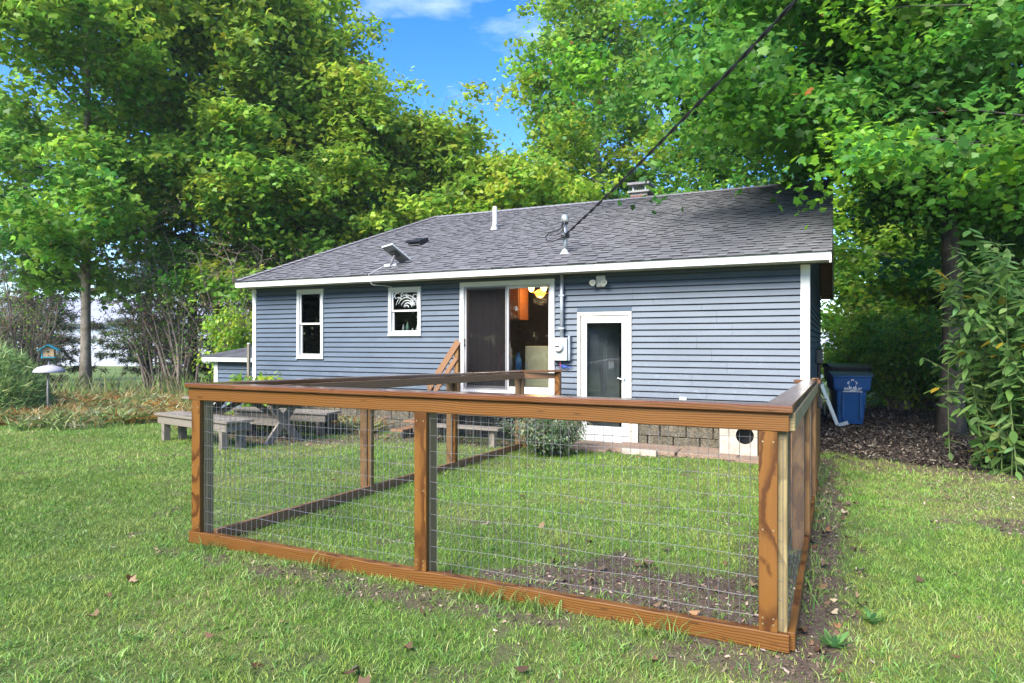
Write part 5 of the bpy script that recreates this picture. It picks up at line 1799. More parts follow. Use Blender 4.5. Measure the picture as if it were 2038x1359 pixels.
# ------------------------------------------------------------------ trees
BACK = 'maples behind the house'
tree('maple_tree', 'tall maple with a bare pale trunk left of the house, behind the flower bed', -14.4, 22.8, 17.5, .165, .20, 4.6, 46, 26000, .17, GREEN, 1, 'bark_pale', top_yellow=.45, sig=.36, env=lambda t: math.sin(math.pi * (.30 + .62 * t)) ** .6)
tree('maple_tree', 'maple crown between the pale-trunked maple and the dark trunks', -11.6, 26.5, 18.5, .22, .22, 4.6, 42, 21000, .17, GREEN, 2, top_yellow=.55, sig=.38, group=BACK)
tree('maple_tree', 'maple with a dark forked trunk rising above the hip end of the roof', -8.6, 24.8, 16.5, .21, .20, 3.6, 42, 21000, .17, YGREEN + GREEN, 3, 'bark_dark', top_yellow=.6, sig=.36, group=BACK)
tree('maple_tree', 'yellowing maple above the satellite panel', -6.5, 26.0, 12.8, .20, .18, 2.8, 40, 18000, .17, GREEN + YGREEN, 4, top_yellow=.6, sig=.36, group=BACK)
tree('maple_tree', 'rounded maple left of the sky gap over the roof', -3.6, 27.5, 11.6, .19, .2, 2.6, 36, 15000, .17, GREEN + YGREEN, 5, top_yellow=.55, sig=.36, group=BACK)
tree('maple_tree', 'low bright maple just behind the ridge near the white vent pipe', .2, 26.2, 9.3, .15, .12, 3.0, 34, 13000, .17, YGREEN, 6, top_yellow=.3, sig=.34, group=BACK)
tree('maple_tree', 'tall open maple behind the chimney with sky showing through its crown', 3.6, 29.5, 17.2, .24, .2, 3.7, 46, 20000, .17, YGREEN + GREEN, 7, 'bark_pale', top_yellow=.25, sig=.34, el=(35, 70), group=BACK)
tree('maple_tree', 'leafy maple filling the gap behind the right end of the roof', 9.0, 29.0, 11.5, .18, .15, 3.2, 32, 12000, .17, GREEN, 8, sig=.36, group=BACK)

# the big maple on the right whose branches hang over the yard and roof
def over(az, u):
    k = .5 + .5 * math.cos(az - math.radians(182))
    f = .42 + .88 * k
    return f * (.5 if math.cos(az - math.radians(75)) > .45 else 1.)


tree('maple_tree', 'large dark-trunked maple on the right with branches hanging over the roof', 8.7, 13.4, 9.6, .22, .42, 6.1, 76, 50000, .088, CANOPY + DEEP + DEEP + DEEP, 9, 'bark_dark', el=(2, 40), dirscale=over, nclump=3.0, sig=.34, env=lambda t: (1 - .5 * t), hang=.10, shape=MAPLE8, near=True, sprays=4.5,
     zmin=lambda x, y: 1.545 + y * (.262 + .05 * max(0., 3.6 - x)) if x < .53 * y else 4.1)
tree('maple_tree', 'shaded maple at the right edge behind the long-leaved shrub', 14.3, 14.3, 8.2, .22, .12, 4.2, 44, 17000, .16, DEEP, 10, 'bark_dark', sig=.36, el=(5, 50), env=lambda t: 1 - .5 * t)
tree('maple_tree', 'leafy young maple behind the two wheeled carts', 13.1, 21.8, 8.8, .12, .04, 2.7, 48, 19000, .15, YGREEN + GREEN, 11, 'bark', sig=.30, el=(8, 60), env=lambda t: math.sin(math.pi * (.35 + .6 * t)) ** .6)
tree('maple_tree', 'dense green maple beyond the drive on the right', 17.2, 24.5, 11.5, .2, .06, 3.8, 46, 18000, .17, GREEN + DEEP, 12, 'bark_dark', sig=.36, el=(6, 60))


def conifer(name, label, X, Y, h, tr, R, cb, n, seed, cols, group=None, ragged=.3):
    r = np.random.default_rng(seed)
    g = gzf(X, Y)
    e = empty(name, (X, Y, g), 0, label, 'tree', group)
    b = MB()
    b.tube([(0, 0, -.2), (0.05, 0, h * .5), (0, .05, h)], [tr * 1.2, tr * .7, .02], 8)
    PP, DD = [], []
    for k in range(n):
        u = (k + r.random()) / n
        z_ = h * (cb + (1 - cb) * u)
        Ln = R * (1 - u) ** .75 * (.55 + .7 * r.random()) + .25
        az = k * 2.4 + r.normal() * .3
        d = Vector((math.cos(az), math.sin(az), 0))
        pts = [Vector((0, 0, z_)) + d * Ln * s + Vector((0, 0, -.18 * Ln * s + .12 * Ln * s * s)) for s in (0, .35, .7, 1)]
        b.tube(pts, [max(.008, tr * .22 * (1 - u)), .012, .008, .004], 4, False)
        m_ = int(Ln * 17)
        for j in range(m_):
            s = .15 + .85 * r.random()
            q = s * 3; i1 = min(2, int(q)); p = pts[i1].lerp(pts[i1 + 1], q - i1)
            PP.append(tuple(p + Vector(tuple(r.normal(size=3) * np.array([.14, .14, .06])))))
            DD.append((d.x, d.y, -.2))
    b.build('trunk', M['bark_dark'], e, smooth=True)
    C, D = np.array(PP), np.array(DD)
    ids = np.repeat(np.arange(len(C)), 9)
    P = C[ids] + r.normal(size=(len(ids), 3)) * .05
    B = unit(D[ids] + .8 * r.normal(size=(len(ids), 3)) + np.array([0, 0, -.15]))
    nrm = unit(np.cross(B, r.normal(size=B.shape)))
    base = np.array(cols)[(r.random(len(C)) * len(cols)).astype(int)][ids]
    foliage('crown', e, P, nrm, B, .20 + .12 * r.random(len(P)), NEEDLE * np.array([1.6, 1]), tint(base, len(P), r, .2, .1), M['needle'], 0)
    return e


SPR = [(.06, .09, .05), (.085, .115, .055), (.12, .105, .075), (.05, .075, .05)]
EVG = 'ragged evergreens beyond the flower bed'
conifer('spruce_tree', 'tall thin spruce at the left edge behind the birdhouse', -23.4, 32.5, 13.5, .26, 3.4, .10, 70, 21, SPR, EVG)
conifer('spruce_tree', 'dark evergreen between the pale maple trunk and the shed', -17.0, 31.5, 7.4, .2, 2.5, .14, 56, 22, SPR, EVG)
conifer('spruce_tree', 'broad dark evergreen just left of the shed roof', -12.6, 26.6, 7.6, .2, 2.3, .05, 60, 23, SPR + [(.10, .07, .05)], EVG)
conifer('spruce_tree', 'low dark evergreen right behind the birdhouse', -19.6, 27.5, 4.6, .2, 2.1, .1, 44, 24, SPR, EVG)


def brush(name, label, X, Y, h, spread, n, seed, leafy=0, cols=GREEN, bark='twig', thick=.035, cat='shrub', group=None, lsize=.10, shape=OVAL, subs=7, nleaf=22):
    """a many-stemmed shrub: bent stems, side twigs, optional leaves"""
    r = np.random.default_rng(seed)
    e = empty(name, (X, Y, gzf(X, Y)), 0, label, cat, group)
    b = MB()
    CC, OO = [], []
    for k in range(n):
        az = r.random() * 6.28
        ln = h * (.6 + .5 * r.random())
        lean = spread * (.3 + .9 * r.random())
        p0 = Vector((.25 * spread * math.cos(az) * r.random(), .25 * spread * math.sin(az) * r.random(), -.1))
        d = Vector((math.cos(az), math.sin(az), 0)); sd_ = Vector((-d.y, d.x, 0))
        w1, w2 = r.normal() * .25, r.random() * 6
        pts = []
        for i in range(8):
            s = i / 7
            pts.append(p0 + d * (lean * s ** 1.4) + sd_ * (w1 * math.sin(w2 + 5 * s) * s) + Vector((0, 0, ln * s)) + Vector(tuple(r.normal(size=3) * .035 * h * s * .4)))
        tk = thick * (.5 + .9 * r.random())
        b.tube(pts, [max(.004, tk * (1 - .85 * i / 7)) for i in range(8)], 5, False)
        for j in range(subs):
            s = .3 + .68 * r.random()
            q = s * 7; i1 = min(6, int(q)); p = pts[i1].lerp(pts[i1 + 1], q - i1)
            a2 = r.random() * 6.28
            L2 = h * .22 * (.5 + r.random())
            d2 = Vector((math.cos(a2), math.sin(a2), .35 + .7 * r.random())).normalized()
            m_ = p + d2 * L2 * .5 + Vector(tuple(r.normal(size=3) * .05 * L2 * 2))
            q_ = p + d2 * L2 + Vector(tuple(r.normal(size=3) * .12 * L2))
            b.tube([p, m_, q_], [max(.004, tk * .3), .005, .003], 4, False)
            for t_ in range(2):
                d3 = (d2 + Vector(tuple(r.normal(size=3) * .8))).normalized() * L2 * .5
                b.tube([m_, m_ + d3 * .5, m_ + d3], [.005, .004, .002], 3, False)
                CC.append(tuple(m_ + d3)); OO.append((d.x, d.y, .1))
            CC.append(tuple(q_)); OO.append((d.x, d.y, .1))
    b.build('stems', M[bark], e, smooth=True)
    if leafy:
        C, O = np.array(CC), np.array(OO)
        keep = r.random(len(C)) < leafy
        C, O = C[keep], O[keep]
        P, nrm, B, ids = clump_leaves(C, O, nleaf, .055 * h ** .8, .05 * h ** .8, r)
        base = np.array(cols)[(r.random(len(C)) * len(cols)).astype(int)][ids]
        foliage('foliage', e, P, nrm, B, lsize * (.6 + .7 * r.random(len(P))), shape, tint(base, len(P), r, .2, .15), M['leaf'], .2)
    return e


BR = 'bare brushy shrubs along the back of the flower bed'
BRN = [(.24, .17, .11), (.17, .21, .06), (.14, .20, .05), (.28, .16, .10)]
brush('bare_shrub', 'bare twiggy shrub immediately left of the pale maple trunk', -17.2, 23.8, 4.8, 1.7, 20, 31, .4, BRN + GREEN, group=BR, thick=.045)
brush('bare_shrub', 'bare twiggy shrub immediately right of the pale maple trunk', -12.4, 23.6, 4.6, 2.0, 16, 32, .3, BRN + GREEN, group=BR, thick=.045)
brush('bare_shrub', 'tall bare shrub with crooked dark stems left of the shed', -11.0, 22.6, 6.4, 1.9, 14, 33, .4, BRN + GREEN, group=BR, thick=.05)
brush('bare_shrub', 'brown thorny thicket leaning over the shed roof', -9.2, 22.2, 4.9, 1.5, 22, 34, .4, BRN + GREEN, group=BR, thick=.035, subs=9)
brush('bare_shrub', 'brushy shrub behind the birdhouse', -18.2, 21.0, 4.4, 2.0, 18, 35, .25, BRN + GREEN, group=BR, thick=.04)
brush('bare_shrub', 'brushy shrub at the left edge of the yard', -21.0, 22.5, 5.2, 2.2, 18, 36, .35, BRN + GREEN, group=BR, thick=.045)
brush('vine_bush', 'bright green leafy bush at the left corner of the house', -7.9, 19.6, 2.7, .35, 9, 37, .9, YGREEN, thick=.02, lsize=.13)
brush('lilac_shrub', 'shrub with many pale upright stems beside the drive', 14.1, 22.2, 3.6, 1.2, 40, 38, .7, GREEN, 'pale_stem', .03, lsize=.13, subs=5)
brush('hedge_shrub', 'low green shrub at the foot of the trees behind the carts', 11.2, 19.6, 2.4, 1.3, 40, 39, 1.0, YGREEN + GREEN, 'twig', .02, lsize=.13, nleaf=26)
brush('hedge_shrub', 'rounded green shrub between the drive and the pale-stemmed shrub', 12.9, 20.6, 2.3, 1.3, 34, 40, 1.0, GREEN, 'twig', .02, lsize=.13, nleaf=26)
brush('hedge_shrub', 'shady low shrub at the right side of the mulch drive', 10.3, 14.2, 1.7, 1.3, 30, 41, 1.0, DEEP + GREEN, 'twig', .02, lsize=.12, nleaf=22)
VAR = [(.20, .27, .12), (.30, .36, .22), (.09, .17, .045), (.06, .13, .03), (.38, .42, .30)]
bx_, by_ = l2w(-3.42, -1.45)
brush('variegated_shrub', 'small variegated shrub in front of the storm door', bx_, by_, .80, .52, 26, 42, 1.0, VAR, 'twig', .011, lsize=.045, nleaf=16)
px_, py_ = l2w(-9.9, -.6)
brush('hydrangea_plant', 'broad-leaved green plant at the house wall behind the long rail', px_, py_, 1.05, .45, 12, 43, 1.0, YGREEN, 'stem', .012, lsize=.15, nleaf=6)

# the near shrub with long lance-shaped leaves on the right
r = np.random.default_rng(50)
lx_, ly_ = 6.85, 8.75
lsh = empty('long_leaved_shrub', (lx_, ly_, gzf(lx_, ly_)), 0, 'tall shrub with long lance-shaped leaves, some yellow, at the right edge', 'shrub')
b = MB()
LP, LB, LN = [], [], []
for k in range(105):
    az = math.radians(180) + r.normal() * 1.0 if k % 3 else r.random() * 6.28
    ln = 1.3 + 2.9 * r.random()
    d = Vector((math.cos(az), math.sin(az), 0)); sd_ = Vector((-d.y, d.x, 0))
    lean = .3 + .95 * r.random()
    p0 = Vector((r.normal() * .35, r.normal() * .35, -.05))
    pts = []
    for i in range(9):
        s = i / 8
        pts.append(p0 + d * lean * s ** 1.5 + sd_ * .1 * math.sin(3 * s + k) + Vector((0, 0, ln * (s - .22 * s ** 3))))
    b.tube(pts, [max(.0025, .008 * (1 - .75 * i / 8)) for i in range(9)], 5, False)
    m_ = int(ln * 15)
    for j in range(m_):
        s = .03 + .97 * (j + r.random()) / m_
        q = s * 8; i1 = min(7, int(q)); p = pts[i1].lerp(pts[i1 + 1], q - i1)
        tdir = (pts[i1 + 1] - pts[i1]).normalized()
        a2 = j * 2.4 + k
        o_ = Vector((math.cos(a2), math.sin(a2), 0))
        bd_ = (o_ * .75 + tdir * .35 + Vector((0, 0, -.55)) + Vector(tuple(r.normal(size=3) * .28))).normalized()
        nr_ = (Vector((0, 0, 1)) + o_ * .3 + Vector(tuple(r.normal(size=3) * .25)))
        nr_ = (nr_ - bd_ * nr_.dot(bd_)).normalized()
        LP.append(tuple(p)); LB.append(tuple(bd_)); LN.append(tuple(nr_))
b.build('stems', M['stem'], lsh, smooth=True)
LP, LB, LN = np.array(LP), np.array(LB), np.array(LN)
lc = tint(np.array([(.14, .27, .065), (.19, .34, .09), (.24, .37, .13), (.10, .21, .05)])[(r.random(len(LP)) * 4).astype(int)], len(LP), r, .15, .1)
yel = r.random(len(LP)) < .025
lc[yel] = np.array([.42, .30, .03])
lsz = .15 + .11 * r.random(len(LP))
wpos = LP + np.array([lx_, ly_, 0])
vis = np.hypot(wpos[:, 0], wpos[:, 1]) - 2.0 * (wpos[:, 0] / wpos[:, 1] < .76)
order = np.argsort(vis)
near, rest = order[:300], order[300:]
LSHAPE = np.array([(0, 0), (.13, .20), (.19, .45), (.11, .78), (0, 1), (-.11, .78), (-.19, .45), (-.13, .20)])
foliage('foliage', lsh, LP[rest], LN[rest], LB[rest], lsz[rest], LSHAPE, lc[rest], M['leaf'], .7)
for i in near:
    V = leaves_verts(LP[i:i + 1], LN[i:i + 1], LB[i:i + 1], lsz[i:i + 1], LSHAPE, .7)
    # fold along the midrib
    me_o = poly_mesh('leaf', V, 8, np.repeat(lc[i:i + 1], 8, axis=0), M['leaf'], lsh)

# ------------------------------------------------------------------ flower bed, feathery bush, weeds
def blades(name, parent, P, h, wdt, cols, r, mat, bend=.6, seg=2, kind='stuff'):
    """grass-like blades: P (n,3), h (n,), width (n,)"""
    n = len(P)
    az = r.random(n) * 2 * np.pi
    d = np.stack([np.cos(az), np.sin(az), np.zeros(n)], 1)
    s = np.stack([-np.sin(az), np.cos(az), np.zeros(n)], 1)
    bn = bend * (.3 + r.random(n))
    tw = r.random(n) * 2 * np.pi
    side = np.stack([np.cos(tw), np.sin(tw), np.zeros(n)], 1)
    V = []
    ts = np.linspace(0, 1, seg + 1)[:-1]
    pos = lambda t: P + d * (h * bn * t ** 1.8)[:, None] + np.array([0, 0, 1.]) * (h * (t - .35 * bn * t ** 2.2))[:, None]
    left, right = [], []
    for t in ts:
        w_ = (wdt * (1 - .55 * t) / 2)[:, None]
        left.append(pos(t) - side * w_); right.append(pos(t) + side * w_)
    ring = left + [pos(1.0)] + right[::-1]
    k = len(ring)
    V = np.stack(ring, 1).reshape(-1, 3)
    o = poly_mesh(name, V, k, np.repeat(cols, k, axis=0), mat, parent)
    if kind: o['kind'] = kind
    return o


r = np.random.default_rng(60)
# daylily bed, arching strap leaves in green, straw and rust
n = 900
bu, bv = r.random(n), r.random(n)
p00, p10, p01, p11 = np.array([-8.9, 12.6]), np.array([-6.4, 15.6]), np.array([-17.5, 21.5]), np.array([-10.0, 22.6])
bp = (p00 * (1 - bu)[:, None] + p10 * bu[:, None]) * (1 - bv ** 1.2)[:, None] + (p01 * (1 - bu)[:, None] + p11 * bu[:, None]) * (bv ** 1.2)[:, None]
extra = np.stack(l2w(-10.9 + 3.6 * r.random(140), -.25 - .55 * r.random(140)), 1)
bp = bp + r.normal(size=bp.shape) * .38
bp = np.concatenate([bp, extra])
kk = 26
ids = np.repeat(np.arange(len(bp)), kk)
P2 = bp[ids] + r.normal(size=(len(ids), 2)) * .07
P = np.stack([P2[:, 0], P2[:, 1], gz(P2[:, 0], P2[:, 1])], 1)
pal = np.array([(.16, .27, .06), (.22, .31, .09), (.36, .36, .17), (.42, .28, .08), (.40, .14, .035), (.15, .25, .08), (.48, .43, .27), (.28, .33, .14)])
ncl = fnoise(bp[:, 0], bp[:, 1], .8, 71)
ci = ((ncl * 1.6 - .3 + .25 * r.normal(size=len(bp))) * 8).astype(int) % 8
cc = pal[ci][ids]
alt = r.random(len(ids)) < .35
cc[alt] = pal[(r.random(alt.sum()) * 8).astype(int)]
bed = blades('daylily_bed', None, P, (.16 + .22 * r.random(len(P))) * (.6 + .9 * fnoise(P[:, 0], P[:, 1], 1.2, 73)), .018 + .012 * r.random(len(P)), tint(cc, len(P), r, .18, .1), r, M['grass'], 1.35, 3)
tag(bed, 'bed of fading daylilies in green, straw and rust left of the house', 'flower bed', kind='stuff')

# feathery pale green bush mass at the left edge
for i, (fx, fy, fr, fh, lb) in enumerate(((-11.9, 15.4, 1.15, 1.35, 'feathery light green bush left of the birdhouse pole'), (-13.6, 17.2, 1.4, 1.6, 'feathery light green bush at the left edge behind the first one'))):
    r = np.random.default_rng(80 + i)
    n = 20000
    an, rr, q = r.random(n) * 6.28, np.sqrt(r.random(n)), r.random(n) ** .8
    X_, Y_ = rr * np.cos(an) * fr, rr * np.sin(an) * fr
    top = fh * np.sqrt(np.clip(1 - rr ** 2.2, 0, 1)) * (.45 + .6 * vnoise(X_, Y_, 2.2, 5 + i) + .35 * vnoise(X_, Y_, 6., 15 + i))
    e = empty('feathery_bush', (fx, fy, gzf(fx, fy)), 0, lb, 'bush', 'feathery bushes beside the flower bed')
    P = np.stack([X_, Y_, top * q], 1)
    cl = np.array([(.20, .33, .09), (.26, .38, .12), (.14, .26, .07), (.32, .38, .15)])[(r.random(n) * 4).astype(int)]
    B = unit(np.stack([np.cos(an) * rr, np.sin(an) * rr, np.full(n, .55)], 1) + .6 * r.normal(size=(n, 3)))
    nrm = unit(np.cross(B, r.normal(size=B.shape)))
    foliage('foliage', e, P, nrm, B, .13 + .10 * r.random(n), NEEDLE * np.array([1.2, 1]), tint(cl, n, r, .2, .1), M['grass'], 0)
    b = MB()
    for k in range(30):
        a_ = r.random() * 6.28; q_ = r.random()
        b.tube([(.15 * math.cos(a_), .15 * math.sin(a_), -.05), (.45 * fr * q_ * math.cos(a_), .45 * fr * q_ * math.sin(a_), fh * .5), (.75 * fr * q_ * math.cos(a_), .75 * fr * q_ * math.sin(a_), fh * .9 * (1 - .4 * q_))], [.012, .008, .004], 5, False)
    b.build('stems', M['stem'], e)

# broad-leaved weeds by the fence corner
WD = [(1.62, 3.42, .10, 'rosette weed with long leaves right of the fence corner'), (1.98, 3.72, .10, 'pale rosette weed a little beyond the fence corner')]
for i, (wx, wy, ws, lb) in enumerate(WD):
    r = np.random.default_rng(90 + i)
    n = 16
    an = np.arange(n) * 2.4 + r.normal(size=n) * .2
    e = empty('broadleaf_weed', (wx, wy, gzf(wx, wy)), 0, lb, 'weed', 'broad-leaved weeds by the fence corner')
    B = unit(np.stack([np.cos(an), np.sin(an), .25 + .9 * r.random(n)], 1))
    up = np.array([0, 0, 1.]) - B * B[:, 2:3]
    foliage('foliage', e, np.zeros((n, 3)) + r.normal(size=(n, 3)) * .008 + np.array([0, 0, .015]), unit(up), B, ws * (.6 + .6 * r.random(n)), LANCE * np.array([1.35, 1]), tint((.15, .29, .075), n, r, .25, .15), M['leaf'], .5, None)

# ------------------------------------------------------------------ lawn: blades, fallen leaves, bark chips
def lawn():
    r = np.random.default_rng(100)
    out = []
    for (y0, y1, dens, hh, ww, seg) in ((2.6, 5.2, 7600, .040, .0042, 2), (5.2, 8.0, 4400, .043, .0056, 2), (8.0, 12.0, 1900, .050, .0080, 2), (12.0, 17.0, 650, .062, .0125, 1), (17., 25., 260, .075, .020, 1)):
        x0, x1 = -(.82 * y1 + 1.2), (.82 * y1 + .8)
        n = int((x1 - x0) * (y1 - y0) * dens)
        X, Y = x0 + (x1 - x0) * r.random(n), y0 + (y1 - y0) * r.random(n)
        keep = (X > -(.82 * Y + 1.0)) & (X < .82 * Y + .6)
        X, Y = X[keep], Y[keep]
        lx, ly = w2l(X, Y)
        dirt, mulch, dry = masks(X, Y)
        dn = np.clip(1.04 - dirt * .95, .12, 1) * np.clip(1 - 1.05 * mulch, 0, 1)
        dn *= .35 + .85 * fnoise(X, Y, 5.5, 41)
        dn *= ~((lx > -10.9) & (lx < .05) & (ly > -.02) & (ly < 9))
        dn *= ~((lx > -3.5) & (lx < -.05) & (ly > -.75) & (ly < 0))
        dn *= ~((lx > -12.6) & (lx < -10.8) & (ly > 0))
        dn *= ~((lx > -1.0) & (lx < -.35) & (ly > -.95) & (ly < 0))
        # hidden behind the house
        dn *= ~((lx > -10.5) & (lx < 0) & (ly > 0))
        k = r.random(len(X)) < dn
        X, Y, dirt, dry = X[k], Y[k], dirt[k], dry[k]
        n = len(X)
        Z = gz(X, Y) - .004
        big = fnoise(X, Y, 1.1, 51)
        tuft = vnoise(X, Y, 9., 77)
        h = hh * (.45 + .9 * r.random(n)) * (.45 + .7 * big + .55 * tuft ** 2)
        tall = r.random(n) < .02
        h[tall] *= 1.7
        base = np.array([(.145, .28, .030), (.20, .345, .045), (.10, .22, .026), (.26, .35, .075), (.35, .33, .13)])
        pr = np.stack([np.full(n, .30), np.full(n, .30), np.full(n, .22), .12 + .25 * dry, .04 + .22 * dry], 1)
        pr = np.cumsum(pr / pr.sum(1, keepdims=True), 1)
        ci = (r.random(n)[:, None] > pr).sum(1).clip(0, 4)
        c = base[ci] * (.56 + .6 * fnoise(X, Y, .6, 61) + .45 * vnoise(X, Y, 4.5, 63) * vnoise(X, Y, 11., 64))[:, None]
        yl = sstep(.52, .72, fnoise(X, Y, 1.7, 67))[:, None] * .33
        c = c * (1 - yl) + np.array([.40, .42, .10]) * yl * (.6 + .6 * r.random(n))[:, None]
        c = tint(c, n, r, .16, .10)
        out.append((np.stack([X, Y, Z], 1), h, np.full(n, ww) * (.7 + .6 * r.random(n)), c, seg))
    return out


r = np.random.default_rng(101)
parts = lawn()
P = np.concatenate([p[0] for p in parts if p[4] == 2]); h = np.concatenate([p[1] for p in parts if p[4] == 2]); w_ = np.concatenate([p[2] for p in parts if p[4] == 2]); c = np.concatenate([p[3] for p in parts if p[4] == 2])
g1 = blades('lawn_grass', None, P, h, w_, c, r, M['grass'], .95, 2)
tag(g1, 'short green lawn grass with thin and straw-coloured blades near the fence', 'grass', kind='stuff')
P = np.concatenate([p[0] for p in parts if p[4] == 1]); h = np.concatenate([p[1] for p in parts if p[4] == 1]); w_ = np.concatenate([p[2] for p in parts if p[4] == 1]); c = np.concatenate([p[3] for p in parts if p[4] == 1])
g2 = blades('far_lawn_grass', None, P, h, w_, c, r, M['grass'], .8, 1)
tag(g2, 'lawn grass farther back towards the trees and flower bed', 'grass', kind='stuff')

# coarse tufts of wider blades scattered through the lawn
r = np.random.default_rng(106)
n = 3000
Y = 2.7 + 9.5 * r.random(n) ** 1.35
X = (-.86 + 1.72 * r.random(n)) * Y
lx, ly = w2l(X, Y)
dirt, mulch, dry = masks(X, Y)
ok = (r.random(n) > dirt * .6) & (mulch < .3) & ~((lx > -11) & (lx < .05) & (ly > -.8)) & (r.random(n) < .25 + 1.1 * fnoise(X, Y, 1.4, 88))
X, Y = X[ok], Y[ok]
ids = np.repeat(np.arange(len(X)), 11)
Xb, Yb = X[ids] + .022 * r.normal(size=len(ids)), Y[ids] + .022 * r.normal(size=len(ids))
P = np.stack([Xb, Yb, gz(Xb, Yb) - .004], 1)
cb_ = np.array([(.16, .30, .05), (.22, .36, .08), (.12, .25, .05), (.28, .38, .12)])[(r.random(len(X)) * 4).astype(int)][ids]
lt2 = blades('lawn_tufts', None, P, .032 + .038 * r.random(len(P)), .0045 + .0035 * r.random(len(P)), tint(cb_, len(P), r, .15, .1), r, M['grass'], 1.25, 2)
tag(lt2, 'coarser grass tufts scattered through the lawn', 'grass', kind='stuff')

# tall thin weeds and seedlings behind the flower bed
r = np.random.default_rng(107)
n = 2600
t = r.random(n)
X = -21 + 13.5 * t + .8 * r.normal(size=n); Y = 20.6 + 1.6 * t + .9 * r.normal(size=n)
P = np.stack([X, Y, gz(X, Y)], 1)
pal = np.array([(.34, .31, .18), (.22, .34, .09), (.26, .22, .11), (.19, .31, .08), (.16, .29, .07)])
wd = blades('tall_weeds', None, P, .35 + .75 * r.random(n) ** 1.5, .012 + .012 * r.random(n), tint(pal[(r.random(n) * 5).astype(int)], n, r, .2, .1), r, M['grass'], .5, 3)
tag(wd, 'tall thin straw and green weeds along the back of the flower bed', 'weeds', kind='stuff')

# taller tufts along the fence rails and posts
r = np.random.default_rng(102)
n = 2600
t = r.random(n)
side = r.random(n)
lx = np.where(side < .45, -4.2 + 4.3 * t, np.where(side < .75, -4.15 + r.normal(size=n) * .05, .22 + .06 * r.normal(size=n)))
ly = np.where(side < .45, -7.14 + r.normal(size=n) * .035, np.where(side < .75, -7 + 6.2 * t, -7 + 6.6 * t))
cl = vnoise(lx * 3, ly * 3, 1., 9) > .45
X, Y = l2w(lx[cl], ly[cl])
P = np.stack([X, Y, gz(X, Y) - .005], 1)
tf = blades('fence_grass_tufts', None, P, .06 + .12 * r.random(len(P)), .005 + .003 * r.random(len(P)), tint((.14, .23, .05), len(P), r, .2, .12), r, M['grass'], .9, 2)
tag(tf, 'longer grass blades left uncut along the fence rails', 'grass', kind='stuff')

# fallen leaves
r = np.random.default_rng(103)
n = 80
Y = 2.9 + 14 * r.random(n) ** 1.6
X = (-.8 + 1.6 * r.random(n)) * Y
lx, ly = w2l(X, Y)
ok = ~((lx > -11) & (lx < .05) & (ly > -.1))
dense = np.stack(l2w(np.concatenate([-1.6 + 1.6 * r.random(22), .2 + .35 * r.random(50), -9.3 + 2.2 * r.random(160), -6.9 + 2.5 * r.random(60)]), np.concatenate([-7.0 + 1.0 * r.random(22), -7.2 + 5.5 * r.random(50), -2.6 + 1.3 * r.random(160), -1.2 + .8 * r.random(60)])), 1)
X, Y = np.concatenate([X[ok], dense[:, 0]]), np.concatenate([Y[ok], dense[:, 1]])
n = len(X)
P = np.stack([X, Y, gz(X, Y) + .010 + .014 * r.random(n)], 1)
nrm = unit(np.array([0, 0, 1.]) + .35 * r.normal(size=(n, 3)))
T_, B = frames(nrm, r)
pal = np.array([(.20, .095, .04), (.14, .075, .04), (.26, .16, .08), (.34, .25, .15), (.17, .09, .045), (.10, .06, .035), (.18, .11, .065)])
fo = foliage('fallen_leaves', None, P, nrm, B, .026 + .034 * r.random(n), MAPLE8, tint(pal[(r.random(n) * 7).astype(int)], n, r, .2, .1), M['dead_leaf'], -.9)
tag(fo, 'scattered brown and orange fallen leaves on the lawn', 'leaves', kind='stuff')

# small litter on the bare earth
r = np.random.default_rng(105)
n = 190000
lx = -9.6 + 12.5 * r.random(n); ly = -7.6 + 7.4 * r.random(n)
X, Y = l2w(lx, ly)
d_, m_, dr_ = masks(X, Y)
k = r.random(n) < d_ * .6
X, Y = X[k], Y[k]; n = len(X)
P = np.stack([X, Y, gz(X, Y) + .003 + .006 * r.random(n)], 1)
nrm = unit(np.array([0, 0, 1.]) + .35 * r.normal(size=(n, 3)))
T_, B = frames(nrm, r)
pal = np.array([(.07, .048, .034), (.13, .09, .06), (.24, .17, .12), (.36, .28, .21), (.045, .03, .022), (.12, .18, .04)])
lt = foliage('ground_litter', None, P, nrm, B, .007 + .03 * r.random(n) ** 2.5, np.array([(-.2, 0), (.25, .05), (.18, 1), (-.15, .8)]), tint(pal[(r.random(n) * 6).astype(int)], n, r, .2, .05), M['chip'], 0)
tag(lt, 'crumbs of dead leaf and bark on the bare earth inside and beside the pen', 'litter', kind='stuff')

# bark chips on the drive
r = np.random.default_rng(104)
n = 30000
lx = -.1 + 4.0 * r.random(n); ly = .1 + 13 * r.random(n) ** 1.4
X, Y = l2w(lx, ly)
d_, m_, dr_ = masks(X, Y)
k = r.random(n) < m_
X, Y = X[k], Y[k]; n = len(X)
P = np.stack([X, Y, gz(X, Y) + .006 + .01 * r.random(n)], 1)
nrm = unit(np.array([0, 0, 1.]) + .4 * r.normal(size=(n, 3)))
T_, B = frames(nrm, r)
pal = np.array([(.035, .025, .02), (.06, .045, .035), (.09, .07, .055), (.02, .016, .013), (.20, .17, .13)])
ch_ = foliage('bark_mulch', None, P, nrm, B, .035 + .05 * r.random(n), np.array([(-.18, 0), (.2, .05), (.15, 1), (-.12, .9)]), tint(pal[np.minimum(4, (r.random(n) ** 1.2 * 5).astype(int))], n, r, .2, .05), M['chip'], 0)
tag(ch_, 'dark bark mulch covering the drive at the right of the house', 'mulch', kind='stuff')

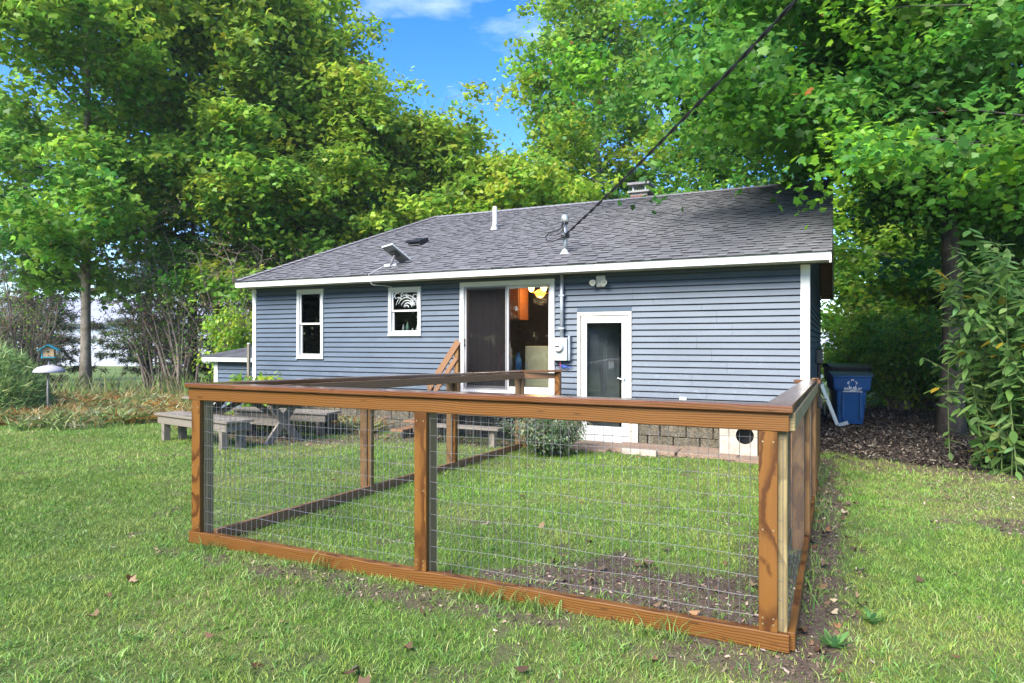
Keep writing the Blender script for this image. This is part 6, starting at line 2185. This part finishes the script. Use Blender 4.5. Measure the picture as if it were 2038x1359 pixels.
# ------------------------------------------------------------------ far beyond: white barn, white house, wood edge
def gabled(name, label, X, Y, rz, w, d, h, rh):
    e = empty(name, (X, Y, gzf(X, Y)), rz, label, 'building')
    b = MB(); b.box(-w / 2, w / 2, -d / 2, d / 2, -1, h); b.prism([(-w / 2, -d / 2, h + .001), (w / 2, -d / 2, h + .001), (0, -d / 2, h + rh)], (0, 0, 0), (0, d, 0)); b.build('wall', M['barn_white'], e)
    b = MB()
    for s in (-1, 1):
        b.prism([(0, -d / 2 - .4, h + rh + .02), (s * (w / 2 + .5), -d / 2 - .4, h - .15), (s * (w / 2 + .5), -d / 2 - .4, h + .05), (0, -d / 2 - .4, h + rh + .22)], (0, 0, 0), (0, d + .8, 0))
    b.build('roof', M['far_roof'], e)
    for xx in np.linspace(-w * .3, w * .3, 3):
        b = MB(); b.box(xx - .5, xx + .5, -d / 2 - .04, -d / 2 - .002, h * .45, h * .75); b.build('window', M['far_roof'], e)
    return e


gabled('far_barn', 'long white barn far across the field, seen between the bare shrubs', -38, 78, math.radians(-62), 14, 34, 4.6, 2.6)
gabled('far_house', 'small white house far across the field, seen right of the wall', 58, 118, math.radians(20), 7, 9, 4.0, 2.2)
r = np.random.default_rng(110)
m_ = 700
an = np.radians(-70 + 140 * r.random(m_))
D_ = 330 + 90 * r.random(m_)
C = np.stack([D_ * np.sin(an), D_ * np.cos(an), np.zeros(m_)], 1)
C[:, 2] = gz(C[:, 0], C[:, 1]) + (1 - (1 - r.random(m_)) ** .8) * (11 + 13 * vnoise(C[:, 0], C[:, 1], .03, 3))
P, nrm, B, ids = clump_leaves(C, np.zeros((m_, 3)), 16, 4.0, 2.4, r)
fw = foliage('far_wood', None, P, nrm, B, 2.6 + 1.6 * r.random(len(P)), OVAL * np.array([1.8, 1]), tint(np.array([(.05, .09, .04), (.07, .11, .05)])[(r.random(len(P)) * 2).astype(int)], len(P), r, .2, .05), M['needle'], 0)
tag(fw, 'hazy wood edge along the far side of the fields', 'wood', kind='stuff')

# ------------------------------------------------------------------ trees on the camera's side of the yard: they show in the door and window glass
def copy_tree(src, X, Y, rz, sc, label):
    o = src.copy(); COL.objects.link(o)
    o.location = (X, Y, gzf(X, Y)); o.rotation_euler = (0, 0, rz); o.scale = (sc, sc, sc)
    o['label'] = label; o['group'] = 'maples mirrored in the glass doors'
    for ch in src.children:
        c = ch.copy(); COL.objects.link(c); c.parent = o
    return o


_src = [o for o in bpy.data.objects if o.get('label', '').startswith('dense green maple beyond the drive')][0]
for X, Y, rz, sc in ((-24, -14, .4, 1.25), (-28.5, -12, 2.2, 1.3), (-33, -8, 4.0, 1.3), (-35, -2, 1.2, 1.2), (-36, 5, 5.0, 1.2), (-20, -19, 3.0, 1.3), (-28, -21, 1.0, 1.5), (-33, 10, 2.0, 1.2), (-41, 1, .3, 1.5)):
    copy_tree(_src, X, Y, rz, sc, 'green maple across the yard, seen only mirrored in the glass doors')

# ------------------------------------------------------------------ the damp air of the morning
b = MB(); b.box(-520, 520, -130, 720, -8.5, 24)
hm, nt_, out_ = new_mat('haze_air')
pv = nd(nt_, 'ShaderNodeVolumePrincipled', Density=.0005)
pv.inputs['Color'].default_value = (.93, .95, 1., 1)
pv.inputs['Anisotropy'].default_value = .2
nt_.links.new(pv.outputs[0], out_.inputs['Volume'])
tag(b.build('haze', hm), 'thin pale haze over the yard and fields', 'haze', kind='stuff')
